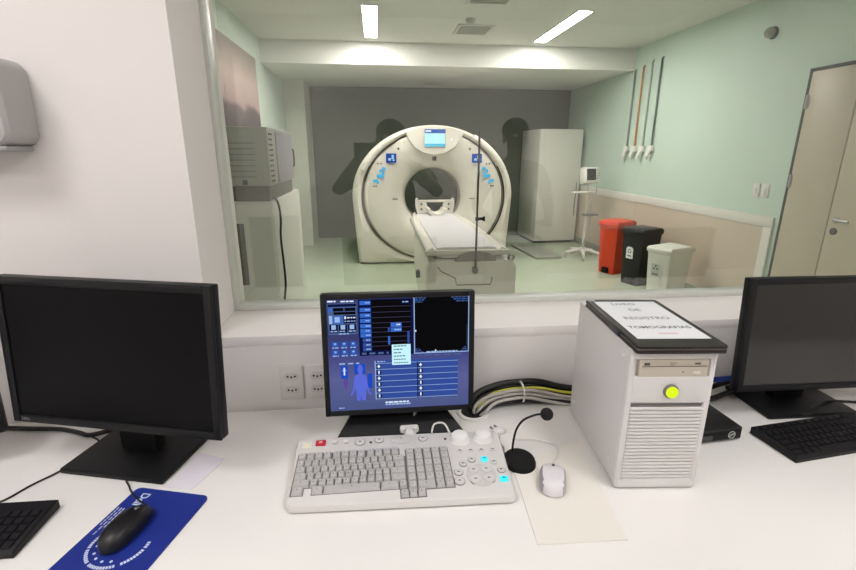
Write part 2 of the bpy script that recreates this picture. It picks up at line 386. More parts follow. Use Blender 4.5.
def wardrobe():
    t = thing('tall_cabinet', 'tall white two door cabinet beside the scanner', 'cabinet', (2.90, 7.87, 0), 3.5)
    MB().box((0, 0, .93), (.72, .78, 1.78), .006).build('carcass', cab_w, t)
    MB().box((0, -.40, .93), (.715, .022, 1.76), .004).build('door', cab_w, t)
    MB().box((0, .02, .02), (.68, .72, .04)).build('plinth', darkgrey, t)
    MB().tube([(.30, -.412, 1.0), (.30, -.44, 1.0), (.30, -.44, .8), (.30, -.412, .8)], .008, 8, smooth=0).build('handle', steel, t)
wardrobe()
tag(MB().prism([(2.13, 7.25), (2.60, 7.18), (2.60, 6.30), (2.22, 6.28)], 0.0, .03, bev=.006).build('floor_mat', mat('grey rubber floor mat', (150, 152, 142), .5)), 'flat grey floor mat in front of the tall cabinet', 'mat')

# patient monitor and its rolling stand
t = thing('monitor_stand', 'white rolling stand carrying the small patient monitor', 'stand', (2.93, 6.36, 0), 14)
MB().cyl((0, 0, .09), (0, 0, 1.035), .016, 14).build('pole', plastic_w, t)
for k in range(5):
    a = radians(72 * k + 20)
    l = MB().tube([(0, 0, .12), (.12 * cos(a), .12 * sin(a), .105), (.25 * cos(a), .25 * sin(a), .08)], .02, 10).build('leg', plastic_w, t)
    c = MB().cyl((.25 * cos(a) - .012 * sin(a), .25 * sin(a) + .012 * cos(a), .035), (.25 * cos(a) + .012 * sin(a), .25 * sin(a) - .012 * cos(a), .035), .035, 16); c.cyl((.25 * cos(a), .25 * sin(a), .05), (.25 * cos(a), .25 * sin(a), .085), .012, 10); c.build('caster', plastic_g, l)
MB().lathe([(.05, 0.085), (.055, .1), (.05, .14), (.02, .15)], 16).build('hub', plastic_w, t)
MB().box((-.10, -.02, .935), (.32, .10, .02), .005).build('tray', plastic_w, t)
MB().box((.05, -.03, .62), (.2, .13, .03), .01).build('basket', midgrey, t)
MB().tube([(-.24, -.05, .93), (-.25, -.05, .85), (-.25, -.05, .62)], .009, 8).build('hanging_probe', midgrey, t)
MB().tube([(-.19, -.05, .93), (-.195, -.05, .85), (-.195, -.05, .60)], .009, 8).build('hanging_probe', midgrey, t)
MB().tube([(.1, -.05, 1.02), (.09, -.06, .9), (.02, -.06, .75), (.04, -.05, .6), (.02, -.05, .4), (-.03, -.04, .2), (-.02, -.04, .14)], .007, 8).build('lead', mat('grey lead', (165, 165, 160), .5), t)
t = thing('patient_monitor', 'small white patient monitor with dark screen on the rolling stand', 'monitor', (2.93, 6.36, 1.04), 14)
Mt = Tm(0, 0, .12) @ Rm(-8, 'X')
MB().box((0, 0, 0), (.25, .12, .22), .02, Mt).build('housing', plastic_w, t)
s = MB().box((-.015, -.061, .01), (.15, .006, .15), .003, Mt).build('screen', mat('dark green glass', (22, 30, 26), .2), t)
k = MB()
for i in range(4): k.box((.09, -.062, .06 - .035 * i), (.02, .008, .018), .003, Mt)
k.build('button_row', midgrey, t)
MB().tube([(.125, .0, .02), (.15, 0, .04), (.15, 0, .12), (.125, 0, .14)], .014, 10, M=Tm(0, 0, .04)).build('carry_handle', darkgrey, t)
MB().box((0, .01, .012), (.1, .08, .03), .005).build('mount', plastic_g, t)

# pedal bins
def pedal_bin(loc, rz, w, dp, h, rgb, label, icon):
    t = thing('pedal_bin', label, 'waste bin', loc, rz, 'pedal bins along the wainscot')
    bm_ = mat('bin plastic %d' % rgb[0], rgb, .42)
    W = lambda k, z: [(sx * w / 2 * k, sy * dp / 2 * k, z) for sx, sy in ((-1, -1), (-.9, -1.04), (.9, -1.04), (1, -1), (1.0, 1), (-1.0, 1))]
    MB().loft([W(.80, .0), W(.82, .02), W(.97, h * .86), W(.98, h * .88)]).build('body', bm_, t)
    l = MB().loft([W(1.0, h * .865), W(1.05, h * .88), W(1.06, h * .93), W(.98, h * .965), W(.7, h * .985)])
    l.box((0, -dp * .5, h * .90), (w * .5, .04, .03), .008); l.build('lid', bm_, t)
    MB().box((0, -dp * .42, .045), (w * .34, .07, .07), .012).build('pedal', blackm if rgb[0] > 60 else darkgrey, t)
    MB().box((0, dp * .49, h * .86), (w * .6, .03, .05), .008).build('hinge', bm_, t)
    tilt = math.degrees(math.atan2(dp / 2 * .15, h * .86))
    Mf = Tm(-.018, -dp / 2 * .915 * 1.04 - .003, h * .55) @ Rm(90 + tilt, 'X') @ Matrix.Diagonal((.82, .82, 1, 1)) 
    if icon:
        q = MB()
        if icon == 'paper':
            q.prism([(-.075, -.095), (.075, -.095), (.075, .095), (-.075, .095)], 0, .002, Mf, 0)
            q.prism([(-.062, -.082), (.062, -.082), (.062, .082), (-.062, .082)], .002, .0024, Mf, 2)
            for a in (90, 210, 330):
                q.prism([(.006 * cos(radians(a)) + .028 * cos(radians(a + b)), .03 + .006 * sin(radians(a)) + .028 * sin(radians(a + b))) for b in (-30, -15, 0, 15, 30)] + [(.008 * cos(radians(a)), .03 + .008 * sin(radians(a)))], .0024, .0032, Mf, 1)
            q.prism([(-.045, -.05), (.045, -.05), (.045, -.042), (-.045, -.042)], .0024, .0032, Mf, 1); q.prism([(-.045, -.065), (.03, -.065), (.03, -.058), (-.045, -.058)], .0024, .0032, Mf, 1)
        else:
            q.prism([(-.055, -.08), (.055, -.08), (.055, .06), (.03, .085), (-.03, .085), (-.055, .06)], 0, .002, Mf, 0)
            for a in (90, 210, 330):
                A = [(.030 * cos(radians(a + b)), .025 + .030 * sin(radians(a + b))) for b in range(-45, 46, 15)] + [(.019 * cos(radians(a + b)), .025 + .019 * sin(radians(a + b))) for b in range(45, -46, -15)]
                q.prism(A, .002, .003, Mf, 1)
            q.prism([(-.03, -.05), (.03, -.05), (.03, -.035), (-.03, -.035)], .002, .003, Mf, 1)
        q.build('sticker', [paper, ink, mat('pale label', (205, 205, 200), .6)], t)
pedal_bin((2.96, 5.50, 0), -66, .27, .32, .68, (222, 62, 22), 'orange red pedal bin, farthest of the three bins', None)
pedal_bin((2.99, 4.98, 0), -68, .275, .32, .67, (15, 15, 17), 'black pedal bin between the orange and the white bin', 'round')
pedal_bin((2.97, 4.40, 0), -68, .265, .35, .57, (232, 231, 222), 'white pedal bin with square sticker, nearest the window', 'paper')

# gas outlets with their pipes
for (y, zt, rgb, lab) in ((6.19, 2.49, (120, 130, 125), 'grey gas pipe and outlet nearest the lowered ceiling'), (6.0, 2.51, (190, 128, 70), 'orange gas pipe and outlet on the mint wall'),
                          (5.81, 2.54, (165, 175, 168), 'pale grey gas pipe and outlet, third along the mint wall'), (5.61, 2.54, (84, 100, 98), 'dark grey gas pipe and outlet nearest the door')):
    t = thing('gas_outlet', lab, 'gas outlet', (XR, y, 1.42), 0, 'gas outlets on the mint wall')
    MB().tube([(-.018, .0, .10), (-.018, 0, zt - 1.42 - .02), (-.0, 0, zt - 1.42)], .0105, 10, smooth=0).build('pipe', mat('pipe %d' % rgb[0], rgb, .4), t)
    v = MB().box((-.022, 0, .095), (.044, .10, .07), .01); v.cyl((-.02, 0, .1), (-.02, 0, .13), .018, 12); v.build('valve_box', plastic_w, t)
    v = MB().cyl((-.03, 0, .08), (-.06, 0, -.01), .026, 14, .022); v.cyl((-.055, 0, -.01), (-.055, 0, -.03), .012, 12); v.build('valve_nozzle', plastic_w, t)
t = thing('alarm_sounder', 'round grey metallic sounder high on the mint wall', 'alarm', (XR, 4.02, 2.44))
MB().lathe([(.05, 0), (.05, .012), (.04, .02)], 24, Rm(-90, 'Y')).build('base', darkgrey, t)
MB().sphere((-.035, 0, 0), .044, (1, 1, 1)).build('dome', mat('grey chrome dome', (178, 178, 172), .15, .35), t)
for dy, lab in ((.05, 'white wall switch plate nearer the gas pipes'), (-.05, 'white wall switch plate nearer the door')):
    t = thing('wall_switch', lab, 'switch', (XR, 3.83 + dy, 1.15), 0, 'switch plates beside the door')
    MB().box((-.005, 0, 0), (.01, .075, .12), .004).build('plate', plastic_w, t); MB().box((-.012, 0, 0), (.008, .03, .055), .003).build('rocker', plastic_w, t)

# left: wall picture, box on cabinet
t = thing('wall_picture', 'large unframed pink and grey landscape print on the left wall', 'picture', (XL, 5.1, 2.11))
MB().box((.012, 0, -.03), (.02, 1.6, .78), .003).build('canvas', ramp_mat('landscape print', [(0, (96, 86, 88)), (.16, (112, 100, 100)), (.24, (176, 152, 150)), (.6, (196, 176, 168)), (1, (150, 140, 134))], 'Z', -.35 + .1, .35 + .1, nz=.2, rough=.6), t)
t = thing('storage_unit', 'white storage unit under the grey box behind the window', 'cabinet', (-1.0, 3.75, 0))
MB().box((0, 0, .585), (.62, 1.1, 1.13), .012).build('carcass', cab_w, t)
MB().box((-.0, -.56, .585), (.60, .022, 1.10), .005).build('door', cab_w, t)
MB().box((.085, -.575, .80), (.06, .012, .42), .003).build('vent_panel', mat('dark grey vent', (104, 100, 92), .5), t)
MB().box((0, 0, .012), (.55, 1.0, .024)).build('plinth', darkgrey, t)
t = thing('equipment_box', 'grey metal equipment box with side vents on the storage unit', 'equipment', (-.995, 3.66, 1.15))
MB().box((0, 0, .285), (.61, .90, .37), .012).build('housing', mat('grey metal housing', (176, 178, 168), .4, noise=.02), t)
MB().box((0, .0, .055), (.57, .87, .11), .006).build('base_box', mat('dark grey base', (112, 110, 102), .5), t)
v = MB()
for i in range(10):
    for j in range(2): v.box((.306, -.41 + .06 * j, .13 + .033 * i), (.006, .035, .012), .002)
v.build('side_vents', mat('vent slot dark', (56, 54, 54), .6), t)
MB().box((.308, .08, .28), (.006, .60, .34), .002).build('side_panel', mat('lilac grey panel', (160, 156, 166), .35), t)
v = MB()
for i in range(7): v.box((.14, -.453, .16 + .035 * i), (.16, .006, .006), .001)
v.build('front_slats', mat('slat grey', (140, 142, 134), .5), t)
v = MB()
for i in range(9): v.box((.035 + .002 * i, -.453, .14 + .03 * (8 - i)), (.016, .006, .010), .001)
v.build('reflection_dots', emis('pale light', (225, 232, 225), .9), t)  # glowing dots painted for a row of reflections, no lamps on the box
MB().box((.14, -.453, .125), (.03, .006, .03), .002).build('badge', darkgrey, t)
MB().tube([(.306, .40, .20), (.318, .40, .22), (.318, .40, .32), (.306, .40, .34)], .007, 8).build('grip', darkgrey, t)
tag(MB().tube([(-.70, 3.30, 1.17), (-.672, 3.28, 1.13), (-.668, 3.30, 1.02), (-.674, 3.28, .90), (-.660, 3.24, .72), (-.655, 3.22, .58), (-.668, 3.2, .44), (-.66, 3.2, .2), (-.64, 3.2, .01)], .0075, 10).build('power_cable', rubber), 'black cable hanging down the side of the white storage unit', 'cable')
# ceiling fittings
def vent(x, y, z, w, dp, label):
    t = thing('ceiling_vent', label, 'vent', (x, y, z), 0, 'ceiling air vents')
    f = MB()
    for sx in (-1, 1): f.box((sx * w / 2, 0, -.006), (.03, dp + .03, .012), .003); f.box((0, sx * dp / 2, -.006), (w, .03, .012), .003)
    f.build('frame', plastic_w, t)
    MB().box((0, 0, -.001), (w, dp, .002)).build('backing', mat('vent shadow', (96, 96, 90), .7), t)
    f = MB()
    n = int(dp / .045)
    for i in range(n): f.box((0, -dp / 2 + dp * (i + .5) / n, -.008), (w - .02, .022, .004), 0, Tm(0, 0, 0))
    f.build('slats', mat('vent slat white', (205, 205, 198), .5), t)
vent(1.08, 5.55, CZ, .36, .40, 'square air vent between the two strip lights')
vent(1.02, 4.42, CZ, .36, .40, 'air vent at the top edge, nearest the window')
vent(.92, 7.75, LZ, .30, .20, 'small air vent in the lowered ceiling above the scanner')
t = thing('smoke_detector', 'small round smoke detector in front of the air vent', 'smoke detector', (.97, 5.14, CZ))
MB().lathe([(.05, 0), (.05, -.02), (.035, -.04), (.02, -.045)], 20).build('body', plastic_g, t); MB().lathe([(.037, -.022), (.04, -.03), (.03, -.042)], 20).build('sensor_ring', midgrey, t)

# ================================================================== CONTROL ROOM
DZ = .75
t = thing('desk', 'long white built-in control desk under the window', 'desk', (0, .80, 0))
m = MB()
m.box((.3, -.03, DZ - .02), (4.4, .94 - .0, .04), .004)
m.build('worktop', desk_white, t, )
for x in (-1.86, .25, 2.46): MB().box((x, .0, .355), (.04, .80, .71), .003).build('panel_leg', desk_white, t)
t = thing('grommet', 'round white cable hole ring in the desk', 'cable grommet', (.255, 1.165, DZ))
MB().lathe([(.046, .0), (.046, .004), (.040, .006), (.034, .004), (.034, .0)], 28, cap=(False, False)).build('ring', plastic_w, t)
MB().lathe([(.0345, .0012), (.0001, .0012)], 24, cap=(False, False)).build('opening', blackm, t)

def monitor(label, loc, rz, w, h, zc, off, tilt, base, neck_w, screen, group=None, bez=.018, thick=.022, extra=None, wedge=False):
    t = thing('monitor', label, 'monitor', loc, rz, group)
    bw, bd = base
    if wedge:
        MB().loft([[(-.07, .085, 0), (.07, .085, 0), (.165, -.085, 0), (-.165, -.085, 0)], [(-.07, .085, .02), (.07, .085, .02), (.165, -.085, .008), (-.165, -.085, .008)], [(-.062, .08, .12), (.062, .08, .12), (.062, .045, .11), (-.062, .045, .11)]]).build('stand_base', blackp, t)
    else: MB().box((0, 0, .007), (bw, bd, .014), .004).build('stand_base', blackp, t)
    Mt = Tm(off[0], off[1], zc - loc[2]) @ Rm(-tilt, 'X')
    nk = MB(); nk.box((0, .02, .17), (neck_w, .035, .33), .008); nk.box((off[0], (off[1] + .04) / 2 + .02, zc - loc[2]), (neck_w, abs(off[1]) + .02, .1), .008); nk.build('stand_neck', blackm, t)
    f = MB()
    ow, oh = w / 2, h / 2
    f.box((0, thick / 2 + .004, 0), (w, thick, h), .003, Mt)
    f.loft([[(sx * ow * .98, thick + .003, sz * oh * .98) for sx, sz in ((-1, -1), (1, -1), (1, 1), (-1, 1))], [(sx * ow * .8, thick + .028, sz * oh * .75) for sx, sz in ((-1, -1), (1, -1), (1, 1), (-1, 1))]], Mt)
    f.build('housing', blackp, t)
    g = MB()
    for sx in (-1, 1):
        g.box((sx * (ow - bez / 2), 0, 0), (bez, .008, h), .002, Mt); g.box((0, 0, sx * (oh - bez / 2)), (w - 2 * bez, .008, bez), .002, Mt)
    g.build('bezel', mat('black bezel', (17, 17, 19), .45, spec=.3), t)
    screen(t, w - 2 * bez, h - 2 * bez, Mt @ Tm(0, -.0005, 0))
    if extra: extra(t, Mt)
    return t
def off_screen(t, w, h, M, m_=None):
    MB().box((0, .002, 0), (w, .003, h), 0, M).build('screen', m_ or mat('matte black screen', (5, 5, 6), .34, spec=.14), t)

def console_screen(t, w, h, M):
    px = {}
    cols = [('scr_navy', None), ('scr black', (14, 13, 16), .8), ('scr blue', (58, 112, 215), .9), ('scr steel', (88, 112, 165), .75), ('scr pale', (165, 195, 240), .9),
            ('scr white', (225, 235, 255), 1.0), ('scr menu', (196, 240, 250), 1.05), ('scr dim line', (92, 80, 120), .6), ('scr body', (96, 112, 226), .9), ('scr royal', (32, 78, 200), .9),
            ('scr row', (62, 92, 180), .7), ('scr darknavy', (20, 26, 72), .7), ('scr ink', (90, 120, 140), .9), ('scr figure dim', (112, 88, 176), .7)]
    mats = [ramp_mat('console background', [(0, (70, 84, 142)), (.25, (84, 92, 158)), (.5, (42, 52, 128)), (.7, (26, 34, 96)), (1, (38, 48, 112))], 'Z', .84, 1.12, emit=.8)]
    for n, *r in cols[1:]: mats.append(emis(n, r[0], r[1]))
    s = MB()
    # the background ramp runs along the panel's own height
    mats[0].node_tree.nodes['Map Range'].inputs['From Min'].default_value = .09; mats[0].node_tree.nodes['Map Range'].inputs['From Max'].default_value = .38
    s.quad(-w / 2, w / 2, -h / 2, h / 2, 0, M, 0)
    def R(x0, y0, x1, y1, mi, lv=1):
        u0, u1 = (x0 - 68) / 690 - .5, (x1 - 68) / 690 - .5; v0, v1 = .5 - (y1 - 95) / 513, .5 - (y0 - 95) / 513
        s.quad(u0 * w, u1 * w, v0 * h, v1 * h, -.00025 * lv, M, mi)
    def dash(x0, x1, y, hh, mi, lv, lo=8, hi=22, gap=4):
        x = x0
        while x < x1 - 4:
            e = min(x1, x + random.uniform(lo, hi)); R(x, y, e, y + hh, mi, lv); x = e + gap
    dash(75, 114, 99, 7, 5, 3, 20, 38); dash(137, 203, 101, 6, 5, 3, 12, 26)
    R(75, 112, 212, 252, 3); R(77, 115, 210, 127, 11, 2); R(100, 132, 150, 147, 1, 2); R(154, 132, 206, 147, 1, 2); R(102, 150, 206, 162, 1, 2)
    R(80, 132, 96, 147, 2, 2); R(80, 166, 95, 202, 4, 2); R(100, 168, 140, 202, 2, 2); R(106, 172, 130, 196, 4, 3); R(148, 166, 208, 202, 11, 2); R(152, 170, 160, 182, 5, 3); dash(164, 204, 174, 5, 5, 3); dash(152, 204, 190, 4, 4, 3)
    for i, x in enumerate((80, 124, 167)):
        R(x, 206, x + 40, 244, 11, 2); R(x + 9, 208, x + 30, 228, 4, 3); dash(x + 4, x + 36, 234, 5, 4, 3)
    dash(124, 170, 246, 5, 4, 3)
    for r in range(2):
        for c in range(3):
            x, y = 86 + 43 * c, 284 + 37 * r
            R(x, y, x + 36, y + 32, 10, 1); R(x + 8, y + 3, x + 26, y + 19, 2, 2); R(x + 12, y + 6, x + 22, y + 12, 4, 3); dash(x + 3, x + 32, y + 25, 5, 4, 2)
    R(219, 98, 481, 352, 11); R(283, 102, 468, 330, 1, 2)
    for i, y in enumerate((104, 135, 160, 184, 208, 230, 250, 272, 294, 314)):
        R(226 + (i > 6) * 10, y, 278, y + 18, 2 if i < 7 else 10, 2); dash(252, 275, y + 6, 5, 4, 3, 5, 12, 2)
        if i: R(283, y - 5, 468, y - 3, 7, 3)
    R(425, 104, 462, 122, 11, 3); dash(430, 460, 110, 5, 4, 4)
    R(372, 205, 425, 225, 2, 4); R(372, 228, 425, 246, 2, 4); dash(400, 422, 211, 6, 5, 5, 6, 12, 2); dash(390, 422, 234, 6, 4, 5, 6, 12, 2); R(358, 227, 368, 246, 10, 4); R(358, 266, 368, 304, 2, 4); R(452, 247, 463, 300, 10, 4)
    dash(230, 360, 338, 9, 3, 3, 16, 34, 14)
    R(485, 88, 757, 352, 4, 1); R(489, 92, 753, 348, 1, 2)
    for i in range(3):
        dash(490, 545 - 9 * i, 96 + 9 * i, 4, 3 if i % 2 == 0 else 2, 3); dash(668 + 12 * i, 750, 96 + 9 * i, 4, 3 if i % 2 == 0 else 2, 3)
        dash(490, 530 - 9 * i, 342 - 7 * i, 4, 3 if i % 2 else 10, 3); dash(718 + 7 * i, 751, 342 - 8 * i, 4, 3 if i % 2 else 10, 3)
    for i in range(12): R(746, 225 + 8 * i, 750, 228 + 8 * i, 3, 4)
    dash(545, 700, 343, 5, 4, 3); R(490, 242, 496, 250, 5, 4); R(588, 336, 594, 344, 5, 4)
    dash(505, 725, 358, 6, 3, 2, 20, 60, 10)
    R(375, 305, 467, 400, 6, 7)
    for i in range(6): dash(384, 384 + (62, 42, 36, 58, 58, 76)[i], 310 + 15.5 * i, 5, 12, 8, 8, 18, 3)
    # patient figure and small figure
    dash(118, 215, 383, 6, 4, 2, 18, 30, 14)
    R(125, 396, 158, 456, 9, 1); R(138, 404, 145, 440, 5, 2); R(132, 415, 151, 420, 4, 2); R(136, 458, 156, 490, 13, 1); R(140, 490, 152, 506, 13, 1); 
    R(190, 389, 242, 436, 9, 1); R(252, 436, 276, 505, 9, 1)
    def poly(P, mi, lv):
        v = [s.bm.verts.new(M @ Vector((((x - 68) / 690 - .5) * w, -.00025 * lv, (.5 - (y - 95) / 513) * h))) for x, y in P]
        f = s.bm.faces.new(v); f.material_index = mi
    poly([(205 + 13 * (1 + cos(radians(a))), 414 + 22 * sin(radians(a))) for a in range(0, 360, 30)], 8, 2)
    poly([(210, 430), (228, 430), (230, 440), (246, 446), (250, 470), (244, 520), (242, 562), (222, 562), (219, 535), (216, 562), (198, 562), (194, 520), (186, 470), (190, 446), (206, 440)], 8, 3)
    poly([(190, 448), (186, 475), (178, 515), (166, 533), (172, 538), (184, 522), (193, 490), (196, 470)], 8, 4); poly([(246, 448), (250, 475), (259, 515), (271, 533), (265, 538), (252, 522), (244, 490), (241, 470)], 8, 4)
    # series list
    R(290, 378, 702, 560, 10, 1); R(290, 378, 294, 560, 4, 2)
    dash(302, 340, 380, 5, 4, 3)
    for i in range(7): R(290, 390 + 28 * i, 702, 392 + 28 * i, 4, 2)
    for i in range(6):
        for x in (300, 506):
            R(x, 395 + 28 * i, x + 20, 415 + 28 * i, 11, 2); R(x + 6, 397 + 28 * i, x + 13, 412 + 28 * i, 5, 3)
            if i % 2 == 0: R(x + 2, 402 + 28 * i, x + 17, 407 + 28 * i, 5, 4)
    R(498, 390, 503, 560, 11, 3)
    R(75, 568, 750, 571, 3, 1); dash(338, 458, 574, 7, 5, 2, 10, 24, 3); dash(338, 466, 584, 7, 4, 2, 10, 24, 3); dash(108, 135, 592, 5, 4, 2); dash(650, 690, 572, 5, 3, 2)
    s.build('screen', mats, t, flat=True)

def logo_extra(txt, sz, dx):
    def f(t, M):
        MB().text(txt, sz, M @ Tm(dx, -.0045, 0) @ Rm(90, 'X'), ext=.0002).build('logo', mat('grey logo', (150, 150, 150), .4), t)
    return f
left_mon = monitor('large black monitor, switched off, left of the lit console screen', (-.600, 1.056, DZ), -14.6, .520, .342, 1.037, (.017, -.052), 5, (.262, .178), .10, off_screen, 'black office monitors',
        extra=lambda t, M: MB().text('DELL', .010, M @ Tm(-.225, -.0045, -.162) @ Rm(90, 'X'), ext=.0002).build('logo', mat('grey logo', (150, 150, 150), .4), t))
monitor('black square monitor showing the blue scanner console', (.045, 1.155, DZ), 0,   .384, .320, .975, (0, -.062), 5, (.26, .16), .115, console_screen, bez=.0135, wedge=True)
monitor('black monitor with grey reflection at the right edge', (1.210, 1.130, DZ), -1.5, .51,   .320, .992, (.018, -.062), 4, (.27, .18), .10, lambda t, w, h, M: off_screen(t, w, h, M, mat('satin black screen', (8, 8, 8), .12, spec=.8)), 'black office monitors')
def blue_screen(t, w, h, M):
    MB().box((0, .002, 0), (w, .003, h), 0, M).build('screen', emis('blue desktop glow', (40, 60, 130), .5), t)
monitor('black monitor cut off at the far left edge', (-1.14, 1.02, DZ), 24, .50, .32, .995, (0, -.055), 5, (.25, .17), .10, blue_screen, 'black office monitors')

# ---------------------------------------------------------------- scanner console keyboard
def console_keyboard():
    ox, oy = .04, .905
    t = thing('console_keyboard', 'wide pale grey scanner keyboard with two knobs and lit buttons', 'keyboard', (ox, oy, DZ))
    def zt(y): return .019 + (y - .79) * .065          # top height above the desk (world y)
    front = [(-.206, .827), (-.194, .817), (-.10, .813), (.0, .8095), (.12, .805), (.20, .803), (.268, .800), (.277, .807)]
    back = [(.290, 1.015), (.284, 1.024), (.10, 1.029), (-.10, 1.033), (-.205, 1.034), (-.212, 1.026)]
    P = front + back
    cx = sum(p[0] for p in P) / len(P)
    def ins(p, k): return (p[0] + (cx - p[0]) * k * .04, p[1] + (.905 - p[1]) * k * .06)
    L = lambda k, dz, lo=False: [(ins(p, k)[0] - ox, ins(p, k)[1] - oy, (0.003 if lo else zt(p[1])) + dz) for p in P]
    MB().loft([L(.4, 0, True), L(0, .002, True), L(0, -.006), L(.25, -.0015), L(.7, 0)]).build('case', mat('warm pale grey plastic', (214, 211, 208), .42), t)
    W = lambda x, y, dz=0: (x - ox, y - oy, zt(y) + dz)
    # recessed key bed
    def bed(pts): return MB().prism([(x - ox, y - oy) for x, y in pts], 0, .0012, Tm(0, 0, zt(.90)) @ Rm(math.degrees(math.atan(.065)), 'X') @ Tm(0, (oy - .90) * 0, 0))
    bed([(-.2015, .843), (-.1735, .843), (-.1735, .8635), (-.1575, .8635), (-.1575, .843), (.031, .843), (.031, .8165), (.0875, .8165), (.0875, .837), (.1515, .837), (.1515, .9685), (.0485, .9685), (.0485, .946), (.036, .946), (.036, .974), (-.2015, .974)]).build('key_bed', mat('grey key bed', (118, 115, 115), .6), t)
    meshes = {}
    count = 0
    def key(x0, x1, y0, y1, nm='key'):
        nonlocal count
        w, dp = round(x1 - x0 - .0022, 4), round(y1 - y0 - .0022, 4)
        k = (w, dp)
        Mk = Tm(*W((x0 + x1) / 2, (y0 + y1) / 2)) @ Rm(3.7, 'X')
        if k not in meshes:
            a, b = w / 2, dp / 2
            q = MB().loft([[(sx * a, sy * b, -.001) for sx, sy in ((-1, -1), (1, -1), (1, 1), (-1, 1))], [(sx * a, sy * b, .003) for sx, sy in ((-1, -1), (1, -1), (1, 1), (-1, 1))], [(sx * (a - .002), sy * (b - .002) + .0008, .0075) for sx, sy in ((-1, -1), (1, -1), (1, 1), (-1, 1))]])
            v = [(-.0022, .0006, .00762), (.0005, .0006, .00762), (.0005, .0036, .00762), (-.0022, .0036, .00762)]
            f = q.bm.faces.new([q.bm.verts.new(p) for p in v]); f.material_index = 1
            o = q.build('key', [plastic_key, mat('key legend', (120, 118, 120), .6)], t, Mk, flat=False); meshes[k] = o
        else:
            dup(meshes[k], 'key', t, Mk)
        count += 1
    def row(x0, widths, y0, y1):
        x = x0
        for w in widths:
            key(x, x + w, y0, y1); x += w
    u = .0163
    ph = .0205
    ry = [0] + [.9455 - ph * k for k in range(1, 6)]
    def fill(x0, widths, r, x1=.0465):
        k = (x1 - x0) / sum(widths); row(x0, [q * k for q in widths], ry[r], ry[r] + ph)
    for g in (-.200, -.121, -.042): row(g, [.0190] * 4, .949, .973)
    fill(-.200, [1] * 13 + [1.7], 1)
    fill(-.200, [1.4] + [1] * 12 + [1.5], 2)
    fill(-.200, [1.7] + [1] * 11 + [2.1], 3)
    fill(-.200, [2.1] + [1] * 10 + [1.9], 4)
    key(-.199, -.174, ry[5], ry[5] + ph); key(-.157, -.132, ry[5], ry[5] + ph); key(-.132, -.010, ry[5], ry[5] + ph); key(-.010, .030, ry[5], ry[5] + ph); key(.030, .0475, ry[5], ry[5] + ph)
    row(.032, [.0182] * 3, .8175, .837)
    row(.0495, [.0202] * 5, .948, .9675)
    for k in range(1, 5): row(.0495, [.0202] * 5, .9465 - .0217 * k, .9465 - .0217 * (k - 1))
    row(.0495, [.0202, .0404, .0202, .0202], .838, .8592)
    # top strip
    def disc(x, y, r, nm, mats, h=.003, ring=True):
        q = MB().lathe([(r, -.001), (r, h * .6), (r * .9, h)], 20, Tm(*W(x, y)) @ Rm(3.7, 'X'), 0)
        return q
    def icon(q, x, y, h, mi=1, k=1):
        Mi = Tm(*W(x, y, h)) @ Rm(3.7, 'X')
        q.prism([(-.004 * k, .0005), (-.001 * k, .003 * k), (.0035 * k, .0008), (.0035 * k, -.0015 * k), (.0, -.0005), (-.003 * k, -.0015 * k)], 0, .0002, Mi, mi)
    kc = mat('round key plastic', (208, 205, 203), .4); kring = mat('key outline grey', (128, 126, 126), .5)
    def ringed(x, y, r, h=.003, lit=None):
        q = disc(x, y, r, '', None, h); q.lathe([(r * 1.14, -.001), (r * 1.14, .0012), (r * 1.0, .0014)], 20, Tm(*W(x, y)) @ Rm(3.7, 'X'), 2, cap=(False, False))
        icon(q, x, y, h + .0002, 1, .9)
        q.build('round_button', [lit or kc, ink, kring], t)
    MB().box((0, 0, .001), (.024, .022, .003), .001, Tm(*W(-.186, 1.006)) @ Rm(3.7, 'X')).build('indicator', mat('pale light cover', (226, 224, 212), .4), t)
    MB().box((0, 0, .003), (.003, .004, .002), .001, Tm(*W(-.186, 1.003)) @ Rm(3.7, 'X')).build('led', emis('yellow led', (250, 230, 90), 1.5), t)
    q = MB().box((0, 0, .002), (.024, .019, .005), .0015, Tm(*W(-.154, 1.010)) @ Rm(3.7, 'X'), 0)
    q.lathe([(.005, .0046), (.005, .0049)], 12, Tm(*W(-.154, 1.010)) @ Rm(3.7, 'X'), 1)
    q.build('emergency_button', [mat('crimson key', (186, 34, 50), .4), mat('pale red icon', (226, 150, 155), .5)], t)
    for x in (-.120, -.092):
        q = MB().box((0, 0, .002), (.014, .010, .005), .0015, Tm(*W(x, 1.012)) @ Rm(3.7, 'X')); q.prism([(-.005, -.008), (.004, -.008), (.006, -.006), (-.004, -.006)], 0, .0004, Tm(*W(x, 1.012)), 1); q.build('square_button', [plastic_w, kring], t)
    ringed(-.059, 1.006, .0115); ringed(-.012, 1.010, .0105); ringed(.096, 1.006, .0105)
    for x, y in ((-.033, 1.003), (.151, .999)): disc(x, y, .0035, '', None, .002).build('microphone_hole', mat('dark red hole', (84, 48, 48), .5), t)
    q = MB().lathe([(.026, -.001), (.026, .0015), (.023, .0025)], 28, Tm(*W(.042, 1.008)) @ Rm(3.7, 'X') @ Matrix.Diagonal((1, .62, 1, 1)), 0); q.lathe([(.006, .0024), (.006, .0034), (.005, .004)], 6, Tm(*W(.042, 1.008)) @ Rm(3.7, 'X'), 1)
    icon(q, .042, 1.008, .0042, 2, .7); q.build('talk_button', [mat('oval pad grey', (196, 193, 191), .4), kc, ink], t)
    for x in (.187, .245):
        MB().lathe([(.0245, -.001), (.0245, .002), (.0222, .004), (.0215, .011), (.0185, .016), (.011, .0185), (.0, .019)], 28, Tm(*W(x, .994)) @ Rm(3.7, 'X')).build('knob', mat('white knob', (232, 230, 228), .35), t)
